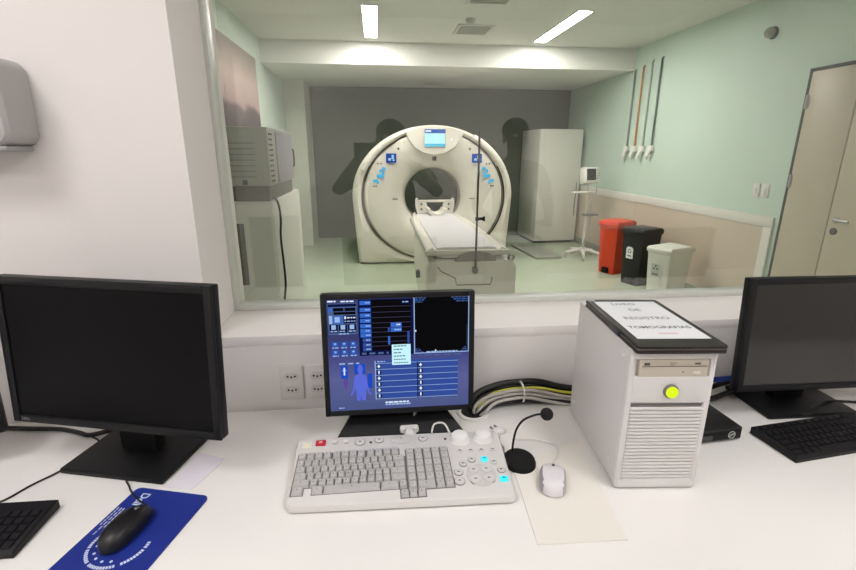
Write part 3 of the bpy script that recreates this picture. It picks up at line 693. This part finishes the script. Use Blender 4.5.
    for x, y in ((.180, .952), (.206, .951), (.232, .950), (.259, .949)):
        q = MB().box((0, 0, .001), (.013, .008, .003), .001, Tm(*W(x, y)) @ Rm(3.7, 'X')); icon(q, x, y, .003, 1, .9); q.build('small_key', [kc, ink], t)
    for x, y, r in ((.202, .919, .0085), (.180, .907, .0085), (.165, .881, .0095), (.263, .880, .0085), (.163, .854, .011)): ringed(x, y, r)
    q = MB().lathe([(.034, -.001), (.034, .0012), (.031, .002)], 32, Tm(*W(.2145, .869)) @ Rm(3.7, 'X')); q.build('button_pad', mat('raised pad', (200, 197, 195), .4), t)
    for x, y in ((.200, .884), (.229, .884), (.199, .855), (.229, .855)): ringed(x, y, .0125, .0042)
    q = MB().box((0, 0, .002), (.015, .012, .005), .003, Tm(*W(.252, .905)) @ Rm(3.7, 'X')); icon(q, .252, .905, .0046, 1, .9); q.build('round_button', [kc, ink], t)
    for x, y, wx in ((.232, .917, .015), (.262, .851, .019)):
        q = MB().box((0, 0, .002), (wx, .016, .006), .003, Tm(*W(x, y)) @ Rm(3.7, 'X')); icon(q, x, y, .0052, 1, 1); q.build('lit_button', [cyan_e, mat('teal icon', (20, 110, 140), .5)], t)
console_keyboard()

# ---------------------------------------------------------------- black office keyboards
def black_keyboard(loc, rz, label, w=.44, dp=.128):
    t = thing('keyboard', label, 'keyboard', loc, rz, 'black office keyboards')
    MB().loft([[(sx * w / 2, sy * dp / 2, z) for sx, sy, z in ((-1, -1, .001), (1, -1, .001), (1, 1, .002), (-1, 1, .002))],
               [(sx * w / 2, sy * dp / 2, z) for sx, sy, z in ((-1, -1, .010), (1, -1, .010), (1, 1, .020), (-1, 1, .020))],
               [(sx * (w / 2 - .003), sy * (dp / 2 - .003), z) for sx, sy, z in ((-1, -1, .0125), (1, -1, .0125), (1, 1, .0225), (-1, 1, .0225))]]).build('case', mat('black keyboard case', (17, 16, 18), .5, spec=.3), t)
    proto = None; pm = {}
    ang = math.degrees(math.atan(.01 / .128))
    km = mat('black key', (22, 21, 24), .5, spec=.3)
    def key(x, y, wk, dk):
        k = (round(wk, 4), round(dk, 4)); Mk = Tm(x, y, .0175 + y * .078) @ Rm(ang, 'X')
        if k not in pm:
            a, b = wk / 2 - .001, dk / 2 - .001
            pm[k] = MB().loft([[(sx * a, sy * b, -.001) for sx, sy in ((-1, -1), (1, -1), (1, 1), (-1, 1))], [(sx * (a - .0015), sy * (b - .0015), .004) for sx, sy in ((-1, -1), (1, -1), (1, 1), (-1, 1))]]).build('key', km, t, Mk)
        else: dup(pm[k], 'key', t, Mk)
    u = .0185; x0 = -w / 2 + .010
    for r, wid in enumerate(([1.6, 1.2, 1.2, 6.4, 1.2, 1.2, 1.2, 1.0], [2.2] + [1] * 10 + [2.8], [1.8] + [1] * 11 + [2.2], [1.5] + [1] * 12 + [1.5], [1] * 13 + [2])):
        x = x0
        for q in wid:
            key(x + q * u / 2, -dp / 2 + .017 + r * .0185, q * u, .0185); x += q * u
    for r in range(5):
        for c in range(4): key(w / 2 - .010 - u * (3.5 - c), -dp / 2 + .017 + r * .0185, u, .0185)
    for c in range(12): key(x0 + c * .0245 + .012, -dp / 2 + .017 + 5 * .0185 + .003, .022, .014)
    return t
black_keyboard((-.900, .828, DZ), -1, 'black keyboard cut off at the left edge beside the blue mouse pad')
black_keyboard((1.196, .951, DZ), 6.6, 'black keyboard in front of the right monitor')

# ---------------------------------------------------------------- mice and pads
def round_rect(w, d, r, n=5):
    P = []
    for cx, cy, a0 in ((w / 2 - r, -d / 2 + r, -90), (w / 2 - r, d / 2 - r, 0), (-w / 2 + r, d / 2 - r, 90), (-w / 2 + r, -d / 2 + r, 180)):
        for k in range(n + 1):
            a = radians(a0 + 90 * k / n); P.append((cx + r * cos(a), cy + r * sin(a)))
    return P
t = thing('mouse_pad', 'blue mouse pad with white lettering under the black mouse', 'mouse pad', (-.492, .797, DZ), -15)
MB().prism(round_rect(.172, .235, .012), 0, .0035).build('pad', mat('blue pad cloth', (10, 38, 132), .6, noise=.04, nscale=60), t)
q = MB(); lg = Tm(0, 0, .0037)
q.text('Dell', .026, lg @ Tm(-.052, .085, 0) @ Rm(-90, 'Z'), sx=.85, bold=.0006)
for i, (x, l) in enumerate(((-.068, .055), (-.074, .075), (-.081, .05))):
    yy = .06
    for j in range(6): q.prism([(x, yy - .004 - l / 6 * j), (x, yy - .004 - l / 6 * (j + .75)), (x + .002, yy - .004 - l / 6 * (j + .75)), (x + .002, yy - .004 - l / 6 * j)], 0, .0002, lg)
cx, cy, rr = -.004, -.028, .050
for a0, a1 in ((150, 195), (203, 238), (248, 300), (312, 352), (360, 372)):
    a = a0
    while a < a1:
        A, B = radians(a), radians(a + 4.2)
        q.prism([(cx + rr * cos(A), cy + rr * sin(A)), (cx + rr * cos(B), cy + rr * sin(B)), (cx + (rr + .006) * cos(B), cy + (rr + .006) * sin(B)), (cx + (rr + .006) * cos(A), cy + (rr + .006) * sin(A))], 0, .0002, lg); a += 5.6
for a in (195, 222, 244, 268, 292):
    A = radians(a); q.lathe([(.0028, 0), (.0028, .0002)], 8, lg @ Tm(cx + .040 * cos(A), cy + .040 * sin(A), 0))
q.build('pad_print', mat('white pad print', (200, 212, 236), .6), t)
def mouse(loc, rz, label, L, w, h, body, side, cable=None):
    t = thing('mouse', label, 'mouse', loc, rz)
    def ring(z, k, kl): return [(w / 2 * k * (1 - .16 * cos(2 * a)) * cos(a), L / 2 * kl * sin(a), z) for a in [2 * pi * i / 32 for i in range(32)]]
    def dome(k, f):
        P = []
        for i in range(32):
            a = 2 * pi * i / 32; x = w / 2 * k * (1 - .16 * cos(2 * a)) * cos(a); y = L / 2 * k * sin(a)
            P.append((x, y, f * h * (1 - .22 * ((y / (L / 2)) + .25) ** 2)))
        return P
    side_mi = side is not body
    m = MB().loft([ring(.001, .9, .93), ring(.004, 1, 1), dome(.99, .45), dome(.93, .72), dome(.80, .89), dome(.58, .97), dome(.3, 1.0), dome(.05, 1.005)])
    if side_mi:
        g = bmesh.new(); vm = {}
        for f in [f for f in m.bm.faces if abs(f.calc_center_median().x) > w * .30 + f.calc_center_median().y * .0 and f.calc_center_median().z > .002]:
            for v in f.verts:
                if v not in vm: vm[v] = g.verts.new(v.co)
            g.faces.new([vm[v] for v in f.verts]); m.bm.faces.remove(f)
        MB().add(g).build('side_grip', side, t)
    m.build('shell', [body], t)
    MB().cyl((-.003, L * .25, h * .70), (.003, L * .25, h * .70), .007, 16).build('scroll_wheel', blackm if side is not body else midgrey, t)
    MB().box((0, L * .40, h * .54), (.0012, L * .14, .005), 0).build('button_gap', blackm if side is body else midgrey, t)
    if cable: MB().tube(cable, .0019 if side is body else .0022, 7).build('cord', rubber if side is body else mat('pale cord', (222, 218, 212), .5), t)
mouse((-.503, .800, DZ + .0037), -16, 'black wired mouse on the blue mouse pad', .116, .064, .036, mat('black mouse shell', (20, 19, 21), .38), mat('black mouse shell', (20, 19, 21), .38),
      [(0, .052, .012), (-.012, .064, .006), (-.045, .080, .0015), (-.080, .100, .001), (-.100, .116, -.0015), (-.120, .130, -.002)])
tag(MB().prism([(.302, .918), (.500, 1.012), (.462, .684), (.285, .690)], 0, .003, Tm(0, 0, DZ)).build('mouse_pad', mat('cream pad', (232, 227, 219), .6)), 'thin cream mouse pad under the white mouse', 'mouse pad')
mouse((.374, .851, DZ + .0032), -20, 'white mouse with grey sides on the cream pad', .100, .070, .034, mat('white mouse shell', (218, 214, 218), .4), mat('grey mouse side', (166, 164, 166), .45),
      [(0, .05, .012), (.004, .07, .008), (.012, .10, .002), (.014, .135, .0025), (.0, .155, .0), (-.05, .16, .001), (-.10, .145, .001)])

# ---------------------------------------------------------------- gooseneck microphone
t = thing('microphone', 'black gooseneck desk microphone beside the scanner keyboard', 'microphone', (.322, .931, DZ))
MB().loft([[(.038 * k * cos(a), .043 * k * sin(a), z) for a in [2 * pi * i / 32 for i in range(32)]] for k, z in ((.95, 0), (1, .003), (1, .008), (.94, .014), (.7, .0175), (.2, .0185))]).build('base', blackm, t)
MB().tube([(-.012, .024, .013), (-.010, .025, .045), (-.004, .025, .078), (.012, .025, .102), (.040, .025, .114), (.056, .025, .115)], .0026, 10).build('gooseneck', blackm, t)
MB().sphere((.068, .024, .115), .0155, (1, 1, .98)).build('foam_windscreen', mat('black foam', (20, 16, 16), .95, bump=.6, bscale=900), t)
tag(MB().tube([(.300, .955, .756), (.292, .968, .758), (.296, .985, .757), (.292, 1.01, .756), (.298, 1.035, .754)], .003, 8).build('cable', mat('grey cable', (128, 124, 120), .5)), 'short grey cable end beside the keyboard and microphone', 'cable')

# ---------------------------------------------------------------- computer tower
tw = .180; td = .32; th = .334
t = thing('computer_tower', 'pale grey computer tower with yellow lit power button', 'computer', (.5985 + .010, .816 + td / 2, DZ), -5)
lg_ = mat('pale grey painted steel', (212, 209, 208), .42); fr_ = mat('pale grey front plastic', (218, 215, 213), .42)
MB().box((0, .006, .006 + (th - .006) / 2), (tw - .002, td - .012, th - .006), .003).build('case', lg_, t)
f = MB(); y = -td / 2
f.box((-tw / 2 + .0065, y + .008, th / 2 + .003), (.013, .018, th - .004), .003); f.box((tw / 2 - .0065, y + .008, th / 2 + .003), (.013, .018, th - .004), .003)
f.box((0, y + .006, .013), (tw - .01, .018, .018), .003); f.box((0, y + .0075, th - .010), (tw - .01, .018, .020), .002)
f.box((0, y + .007, th - .090), (tw - .02, .016, .062), .002); f.box((0, y + .013, th * .5), (tw - .01, .01, th - .02))
f.build('front_panel', fr_, t)
f = MB(); n = 22
for i in range(n):
    z = .024 + i * (th - .150) / n; f.box((0, y + .0025, z), (tw - .026, .010, (th - .150) / n * .70), .001)
f.build('grille', fr_, t)
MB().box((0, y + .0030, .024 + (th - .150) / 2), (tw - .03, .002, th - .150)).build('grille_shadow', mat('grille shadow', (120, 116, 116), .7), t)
dr = MB().box((.002, y + .006, th - .041), (.144, .014, .039), .002).build('disc_drive', mat('beige drive front', (206, 196, 180), .45), t)
MB().box((.002, y - .0012, th - .036), (.134, .002, .0012)).build('tray_gap', mat('tray gap', (130, 122, 112), .6), dr)
MB().box((.05, y - .001, th - .051), (.016, .004, .006), .001).build('eject_button', mat('pale eject', (226, 220, 208), .4), dr)
dp_ = mat('drive print', (96, 90, 84), .6)
MB().text('DVD', .007, Tm(-.002, y - .0014, th - .029) @ Rm(90, 'X')).build('drive_logo', dp_, dr); MB().text('RW', .005, Tm(-.002, y - .0014, th - .0335) @ Rm(90, 'X')).build('drive_text', dp_, dr)
for x_, z_, w_, h_, n_ in ((-.055, .028, .012, .006, 'drive_mark'), (.05, .027, .012, .004, 'drive_mark'), (.022, .046, .004, .002, 'drive_light')): MB().box((x_, y - .0011, th - z_ - .003), (w_, .0006, h_)).build(n_, dp_, dr)
pb = MB().lathe([(.0155, 0), (.0155, .004), (.013, .006)], 24, Tm(.002, y - .001, th - .092) @ Rm(90, 'X')).build('power_button', mat('grey button ring', (112, 112, 100), .4), t)
MB().lathe([(.0125, .005), (.0125, .009), (.009, .011), (.0, .0115)], 24, Tm(.002, y - .001, th - .092) @ Rm(90, 'X')).build('power_light', emis('yellow green light', (226, 246, 40), 1.05), pb)
for (yy, zz) in ((-.12, .05), (-.125, th - .025), (.13, .05), (.13, th - .04)):
    MB().lathe([(.005, 0), (.005, .002), (.003, .003)], 12, Tm(-tw / 2 + .001, yy, zz) @ Rm(-90, 'Y')).build('screw_cap', plastic_w, t)
for sx in (-1, 1):
    for sy in (-1, 1): MB().cyl((sx * .075, sy * .13, 0), (sx * .075, sy * .13, .009), .010, 12).build('rubber_foot', rubber, t)
# clipboard folder with its cover sheet
t = thing('document_folder', 'black document folder with white title sheet on the computer tower', 'folder', (.610, .949, DZ + th), -5)
fm = mat('black folder vinyl', (36, 31, 31), .4)
MB().prism(round_rect(.184, .305, .008), .0, .006).build('back_cover', fm, t)
MB().prism(round_rect(.178, .297, .002), .006, .0105).build('page_block', mat('grey page edges', (150, 140, 140), .7), t)
MB().prism(round_rect(.184, .305, .008), .0105, .0155).build('front_cover', fm, t)
MB().box((-.089, .0, .0165), (.004, .28, .002), .0005).build('spine_crease', mat('folder crease', (66, 60, 60), .35), t)
MB().box((-.080, .143, .0165), (.018, .012, .0016), .0005).build('corner_sticker', mat('sticker silver', (170, 170, 172), .4), t)
MB().box((-.0925, -.04, .008), (.006, .05, .012), .001).build('clasp', darkgrey, t)
sh = MB().prism([(-.074, -.112), (.080, -.112), (.078, .134), (-.076, .134)], .0156, .0162).build('title_sheet', mat('white sleeve paper', (226, 226, 230), .35), t)
for s_, z, yy, b, xx in (('LIVRO', .022, .112, .0001, -.01), ('DE', .024, .068, .0001, .0), ('REGISTRO', .024, .010, .0001, .002), ('TOMOGRAFIAS', .0205, -.048, .0004, .003)): MB().text(s_, z, Tm(xx, yy, .0165) , sx=.98, bold=b).build('title_text', mat('grey title ink', (88, 88, 98), .6), sh)
MB().box((.004, -.084, .0164), (.040, .007, .0003)).build('faded_line', mat('faded red ink', (222, 190, 194), .6), sh)

# small black mini computer behind the tower
t = thing('mini_computer', 'small flat black computer on the desk right of the grey tower', 'computer', (.834, 1.050, DZ), 4)
MB().box((0, 0, .021), (.17, .18, .034), .004).build('case', mat('black mini case', (24, 23, 24), .4), t)
MB().box((-.0, -.0905, .019), (.16, .004, .024), .001).build('front_face', blackm, t)
q = MB().lathe([(.0105, 0), (.0105, .001), (.0085, .001), (.0085, 0)], 28, Tm(.052, -.0925, .020) @ Rm(90, 'X'), cap=(False, False)); q.text('DELL', .0072, Tm(.052, -.0928, .020) @ Rm(90, 'X') @ Rm(30, 'Z'), ext=.0004, bold=.0002); q.build('logo', mat('silver logo', (196, 196, 196), .3, .5), t)
MB().box((-.02, -.0935, .017), (.03, .002, .014), .001).build('port', darkgrey, t)
for sx in (-1, 1):
    for sy in (-1, 1): MB().cyl((sx * .07, sy * .075, 0), (sx * .07, sy * .075, .005), .008, 10).build('rubber_foot', rubber, t)

# ---------------------------------------------------------------- cables on the desk
def cable(pts, r, m_, label, group='cables in the bundle behind the desk', name='cable'):
    return tag(MB().tube(pts, r, 10).build(name, m_), label, 'cable', group)
gc = mat('light grey cable', (178, 174, 166), .45); yc = mat('yellow green earth cable', (196, 196, 70), .45)
def arc(dx, dy, dz, sag=0): return [(.262 + dx * .3, 1.163 + dy * .3, .742), (.272 + dx, 1.172 + dy, .767 + dz * .3), (.30 + dx * .8, 1.19 + dy, .785 + dz * .6), (.345, 1.203 + dy, .795 + dz * .8), (.41, 1.208 + dy, .798 + dz * .8), (.47, 1.208 + dy, .794 + (dz - sag * .5) * .8), (.53, 1.203 + dy, .781 + (dz - sag) * .6), (.60, 1.192 + dy, .774 + (dz - sag) * .6), (.66, 1.185 + dy, .772 + dz * .6)]
cable(arc(-.016, .020, .012), .0095, rubber, 'thick black cable on top of the bundle behind the microphone')
cable(arc(-.004, .020, -.016), .0095, rubber, 'second black cable in the bundle behind the microphone')
cable(arc(.010, -.016, -.038, .006), .0085, rubber, 'lowest black cable in the bundle behind the microphone')
cable(arc(-.012, -.006, -.006, .012), .0052, gc, 'light grey cable, uppermost grey one of the bundle')
cable(arc(.002, -.010, -.018, .018), .0048, gc, 'light grey cable, middle one of the bundle')
cable(arc(.014, -.026, -.022, .022), .0046, gc, 'light grey cable lying lowest in the bundle')
cable(arc(.006, .004, -.004, -.002), .0042, yc, 'yellow green earth cable in the bundle')
tie = MB().tube([(.408 , 1.207 + .034 * cos(radians(a)), .787 + .028 * sin(radians(a))) for a in range(0, 361, 30)], .0025, 6); tag(tie.build('cable_tie', plastic_w), 'white cable tie around the cable bundle', 'cable tie')
t = thing('cable_connector', 'white cable connector plug behind the scanner keyboard', 'plug', (.067, 1.062, DZ))
MB().lathe([(.014, 0), (.016, .004), (.016, .034), (.012, .040)], 18, Tm(0, 0, .018) @ Rm(90, 'X')).build('plug_body', plastic_w, t)
MB().box((.0, .02, .012), (.05, .022, .02), .005).build('plug_wings', plastic_w, t)
MB().tube([(.004, .028, .018), (.012, .045, .03), (.022, .055, .055), (.026, .06, .09)], .0042, 8).build('cord', gc, t)
t = thing('cable_connector', 'small clear plug lying right of the knobs', 'plug', (.302, 1.055, DZ), 25)
MB().box((0, 0, .009), (.034, .020, .016), .004).build('plug_body', mat('milky plastic', (222, 222, 222), .3), t)
for sx in (-1, 1): MB().cyl((sx * .007, .01, .009), (sx * .007, .026, .009), .003, 10).build('pin', midgrey, t)
tag(MB().tube([(.125, 1.07, .756), (.135, 1.085, .772), (.16, 1.085, .772), (.172, 1.065, .757)], .0026, 8).build('cable', plastic_w), 'thin white cable loop behind the keyboard', 'cable')
cable([(-1.06, 1.215, .757), (-.95, 1.197, .757), (-.86, 1.185, .757), (-.80, 1.165, .756), (-.765, 1.15, .756), (-.72, 1.165, .757), (-.66, 1.18, .757)], .0058, rubber, 'thick black cable behind the left monitor', None)
cable([(-.775, 1.155, .754), (-.735, 1.13, .7535), (-.717, 1.10, .753), (-.735, 1.05, .7525), (-.755, 1.005, .7525), (-.785, .965, .7525), (-.81, .92, .7525), (-.85, .89, .753)], .0022, rubber, 'thin black cable curling from the left monitor to the keyboard', None)
cable([(.80, 1.20, .80), (.88, 1.195, .815), (.97, 1.17, .815), (1.08, 1.19, .805), (1.16, 1.21, .79)], .0085, mat('blue network cable', (28, 58, 150), .45), 'blue cable between the tower and the right monitor', None)
for i, (dy, dz, lab) in enumerate(((.0, .0, 'black cable just under the blue cable'), (-.03, -.016, 'black cable lowest beside the mini computer'))):
    cable([(.80, 1.175 + dy, .785 + dz), (.88, 1.165 + dy, .784 + dz), (.97, 1.175 + dy, .782 + dz), (1.05, 1.20 + dy, .785 + dz), (1.13, 1.225 + dy, .78 + dz)], .0075, rubber, lab, None)
cable([(1.20, 1.05, .757), (1.24, 1.07, .765), (1.29, 1.09, .770), (1.34, 1.10, .762), (1.42, 1.09, .757)], .004, rubber, 'black cable curling under the right monitor', None)
cable([(1.16, 1.035, .768), (1.25, 1.05, .757), (1.33, 1.04, .756), (1.45, 1.07, .756)], .0022, rubber, 'thin black cable behind the right keyboard', None)
# paper under the left monitor stand
tag(MB().prism([(-.49, .930), (-.425, .915), (-.385, 1.02), (-.455, 1.05)], .0005, .0014, Tm(0, 0, DZ)).build('paper_sheet', mat('lilac white paper', (222, 216, 226), .6)), 'lilac white paper sheet under the left monitor stand', 'paper')

# wall outlets
for x, lab in ((-.259, 'white double wall socket left of the console screen, farther from it'), (-.186, 'white double wall socket partly behind the console screen')):
    t = thing('wall_socket', lab, 'socket', (x, 1.25, .830), 0, 'double sockets under the window')
    MB().box((0, -.004, 0), (.066, .008, .106), .003).build('plate', mat('socket plate', (212, 208, 204), .4), t)
    for dz in (.022, -.020):
        s = MB().prism([(-.022, 0), (-.015, .011), (.015, .011), (.022, 0), (.015, -.011), (-.015, -.011)], .008, .0095, Tm(0, 0, dz) @ Rm(90, 'X')).build('socket', mat('socket face', (200, 196, 192), .45), t)
        q = MB()
        for dx, dd in ((-.010, 0), (0, -.002), (.010, 0)): q.lathe([(.0032, .0095), (.0032, .0099)], 10, Tm(dx, 0, dz + dd) @ Rm(90, 'X'))
        q.build('socket_holes', ink, s)
# towel dispenser
t = thing('towel_dispenser', 'grey plastic towel dispenser on the wall at the left edge', 'dispenser', (-.938, 1.2505, 1.572))
tg = mat('grey dispenser plastic', (168, 166, 164), .4)
MB().prism(round_rect(.30, .185, .03), .0, .105, Rm(90, 'X'), bev=.008).build('cover', tg, t)
MB().box((0, -.055, -.098), (.27, .09, .012), .004).build('paper_slot', mat('grey slot', (150, 148, 146), .5), t)

# ================================================================== PEOPLE seen reflected in the glass
def skin(name, verts, edges, m_, parent, lv=2):
    me = bpy.data.meshes.new(name); me.from_pydata([v[:3] for v in verts], edges, [])
    o = bpy.data.objects.new(name, me); C.objects.link(o); o.parent = parent
    sk = o.modifiers.new('Skin', 'SKIN'); sk.use_smooth_shade = True
    for i, d in enumerate(me.skin_vertices[0].data):
        r = verts[i][3]; d.radius = r if isinstance(r, tuple) else (r, r); d.use_root = (i == 0)
    sb = o.modifiers.new('Sub', 'SUBSURF'); sb.levels = lv; sb.render_levels = lv
    bpy.context.view_layer.update()
    dg = bpy.context.evaluated_depsgraph_get(); me2 = bpy.data.meshes.new_from_object(o.evaluated_get(dg))
    bpy.data.objects.remove(o); bpy.data.meshes.remove(me); me2.name = name
    me2.materials.clear(); me2.materials.append(m_)
    for p in me2.polygons: p.use_smooth = True
    o = bpy.data.objects.new(name, me2); C.objects.link(o); o.parent = parent
    return o
def person(label, loc, rz, armL, armR, shirt, skin_rgb, hair_rgb, head_z=1.62):
    t = thing('person', label, 'person', loc, rz)
    V = []; E = []
    def add(p, r, par=None):
        V.append((*p, r)); 
        if par is not None: E.append((par, len(V) - 1))
        return len(V) - 1
    pel = add((0, 0, .95), (.14, .10)); wa = add((0, .0, 1.10), (.125, .095), pel); ch = add((0, .0, 1.28), (.15, .10), wa); sh = add((0, -.01, 1.41), (.10, .07), ch)
    nk = add((0, 0, 1.48), .052, sh); jaw = add((0, .02, 1.56), (.062, .075), nk); hd = add((0, .01, 1.64), (.075, .095), jaw); tp = add((0, 0, 1.715), (.055, .07), hd)
    for s in (-1, 1):
        hip = add((s * .09, 0, .88), .085, pel); kn = add((s * .10, .02, .48), .058, hip); an = add((s * .10, -.01, .08), .038, kn); add((s * .11, .14, .035), (.04, .03), an)
        arm = armL if s < 0 else armR
        so = add((s * .18, -.01, 1.385), .058, sh); el = add(arm[0], .042, so); wr = add(arm[1], .028, el); pa = add(arm[2], (.038, .022), wr)
        d = (Vector(arm[2]) - Vector(arm[1])).normalized(); up = Vector((0, 0, 1)); sd = d.cross(up)
        if sd.length < .1: sd = Vector((1, 0, 0))
        sd.normalize()
        for k, (o_, l) in enumerate(((-.030, .060), (-.010, .075), (.010, .078), (.030, .066))):
            b = Vector(arm[2]) + d * .03 + sd * o_; j = b + d * l * .6; tip = j + (d * .5 + Vector((0, .7, -.2))).normalized() * l * .5
            i1 = add(b, .0095, pa); i2 = add(j, .009, i1); add(tip, .0075, i2)
        b = Vector(arm[2]) - sd * .035 * s; i1 = add(b + d * .01 - sd * s * .02, .011, pa); add(b + d * .05 - sd * s * .04, .009, i1)
    sm = mat('skin %d' % skin_rgb[0], skin_rgb, .5)
    skin('body', V, E, sm, t)
    # face details and hair
    f = MB().sphere((0, .118, 1.60), .016, (.8, 1.1, 1.4)); f.build('nose', sm, t)
    f = MB()
    for s in (-1, 1): f.sphere((s * .032, .098, 1.635), .012, (1.2, .6, .8))
    f.build('eyes', mat('eye white', (225, 222, 218), .3), t)
    MB().box((0, .098, 1.565), (.05, .012, .010), .004).build('mouth', mat('lip', (120, 70, 66), .5), t)
    for s in (-1, 1): MB().sphere((s * .082, .005, 1.61), .026, (.4, .8, 1.2)).build('ear', sm, t)
    MB().sphere((0, -.018, 1.672), .098, (.92, 1.08, .92)).build('hair', mat('hair %d' % hair_rgb[0], hair_rgb, .7), t)
    S = []; SE = []
    def sa(p, r, par=None):
        S.append((*p, r)); 
        if par is not None: SE.append((par, len(S) - 1))
        return len(S) - 1
    a = sa((0, 0, .92), (.165, .125)); b = sa((0, 0, 1.10), (.15, .115), a); c = sa((0, 0, 1.28), (.175, .12), b); d = sa((0, -.01, 1.41), (.125, .085), c)
    for s, arm in ((-1, armL), (1, armR)):
        so = sa((s * .185, -.01, 1.385), .072, d); e = Vector((s * .18, -.01, 1.385)).lerp(Vector(arm[0]), .62); sa(tuple(e), .062, so)
    skin('shirt', S, SE, mat('shirt %d' % shirt[0], shirt, .8), t)
    P = []; PE = []
    P.append((0, 0, .93, (.16, .12)))
    for s in (-1, 1):
        P.append((s * .095, 0, .84, .105)); PE.append((0, len(P) - 1)); P.append((s * .10, .02, .48, .075)); PE.append((len(P) - 2, len(P) - 1)); P.append((s * .10, -.01, .10, .06)); PE.append((len(P) - 2, len(P) - 1))
    skin('trousers', P, PE, mat('dark trousers', (38, 40, 48), .8), t)
    for s in (-1, 1): MB().sphere((s * .11, .06, .04), .05, (.95, 2.3, .8)).build('shoe', blackm, t)
    return t
person('photographer in a dark shirt reflected in the glass holding up a phone', (.10, -.42, 0), 0, ((-.33, .20, 1.26), (-.20, .315, 1.47), (-.155, .345, 1.525)), ((.28, .18, 1.24), (.10, .31, 1.46), (.04, .345, 1.51)), (26, 26, 30), (62, 42, 32), (16, 14, 13)).scale = (1.14, 1.1, .96)  # skin colour darkened to imitate the shade of a backlit figure
t = thing('phone', 'dark phone held up by the reflected photographer', 'phone', (-.062, -.022, 1.485))
MB().box((0, 0, 0), (.155, .009, .078), .004).build('phone_case', blackp, t)
MB().box((.0, -.0055, 0), (.145, .002, .070), .001).build('phone_screen', blackgl, t)
person('dark green silhouette of a second person reflected in the glass beside the tall cabinet', (.96, -.30, 0), 0, ((.0 - .27, .02, 1.12), (-.20, .2, 1.05), (-.17, .26, 1.05)), ((.27, .02, 1.12), (.20, .2, 1.05), (.17, .26, 1.05)), (36, 48, 40), (72, 50, 38), (18, 16, 14)).scale = (1, 1, .965)

# ================================================================== CAMERA
cam = bpy.data.cameras.new('camera'); co = bpy.data.objects.new('camera', cam); C.objects.link(co)
th_, ps, ro = .2785, .1066, .003
fw = Vector((sin(ps) * cos(th_), cos(ps) * cos(th_), -sin(th_))); r0 = Vector((cos(ps), -sin(ps), 0)); u0 = r0.cross(fw)
r = r0 * cos(ro) + u0 * sin(ro); u = -r0 * sin(ro) + u0 * cos(ro)
co.matrix_world = Matrix(((r.x, u.x, -fw.x, 0), (r.y, u.y, -fw.y, 0), (r.z, u.z, -fw.z, 1.47), (0, 0, 0, 1)))
cam.sensor_width = 36; cam.lens = 466 / 856 * 36; cam.clip_start = .02
sc = bpy.context.scene; sc.camera = co
sc.view_settings.view_transform = 'Standard'; sc.view_settings.look = 'None'; sc.view_settings.exposure = 0
sc.cycles.max_bounces = 10; sc.cycles.diffuse_bounces = 5; sc.cycles.transparent_max_bounces = 12
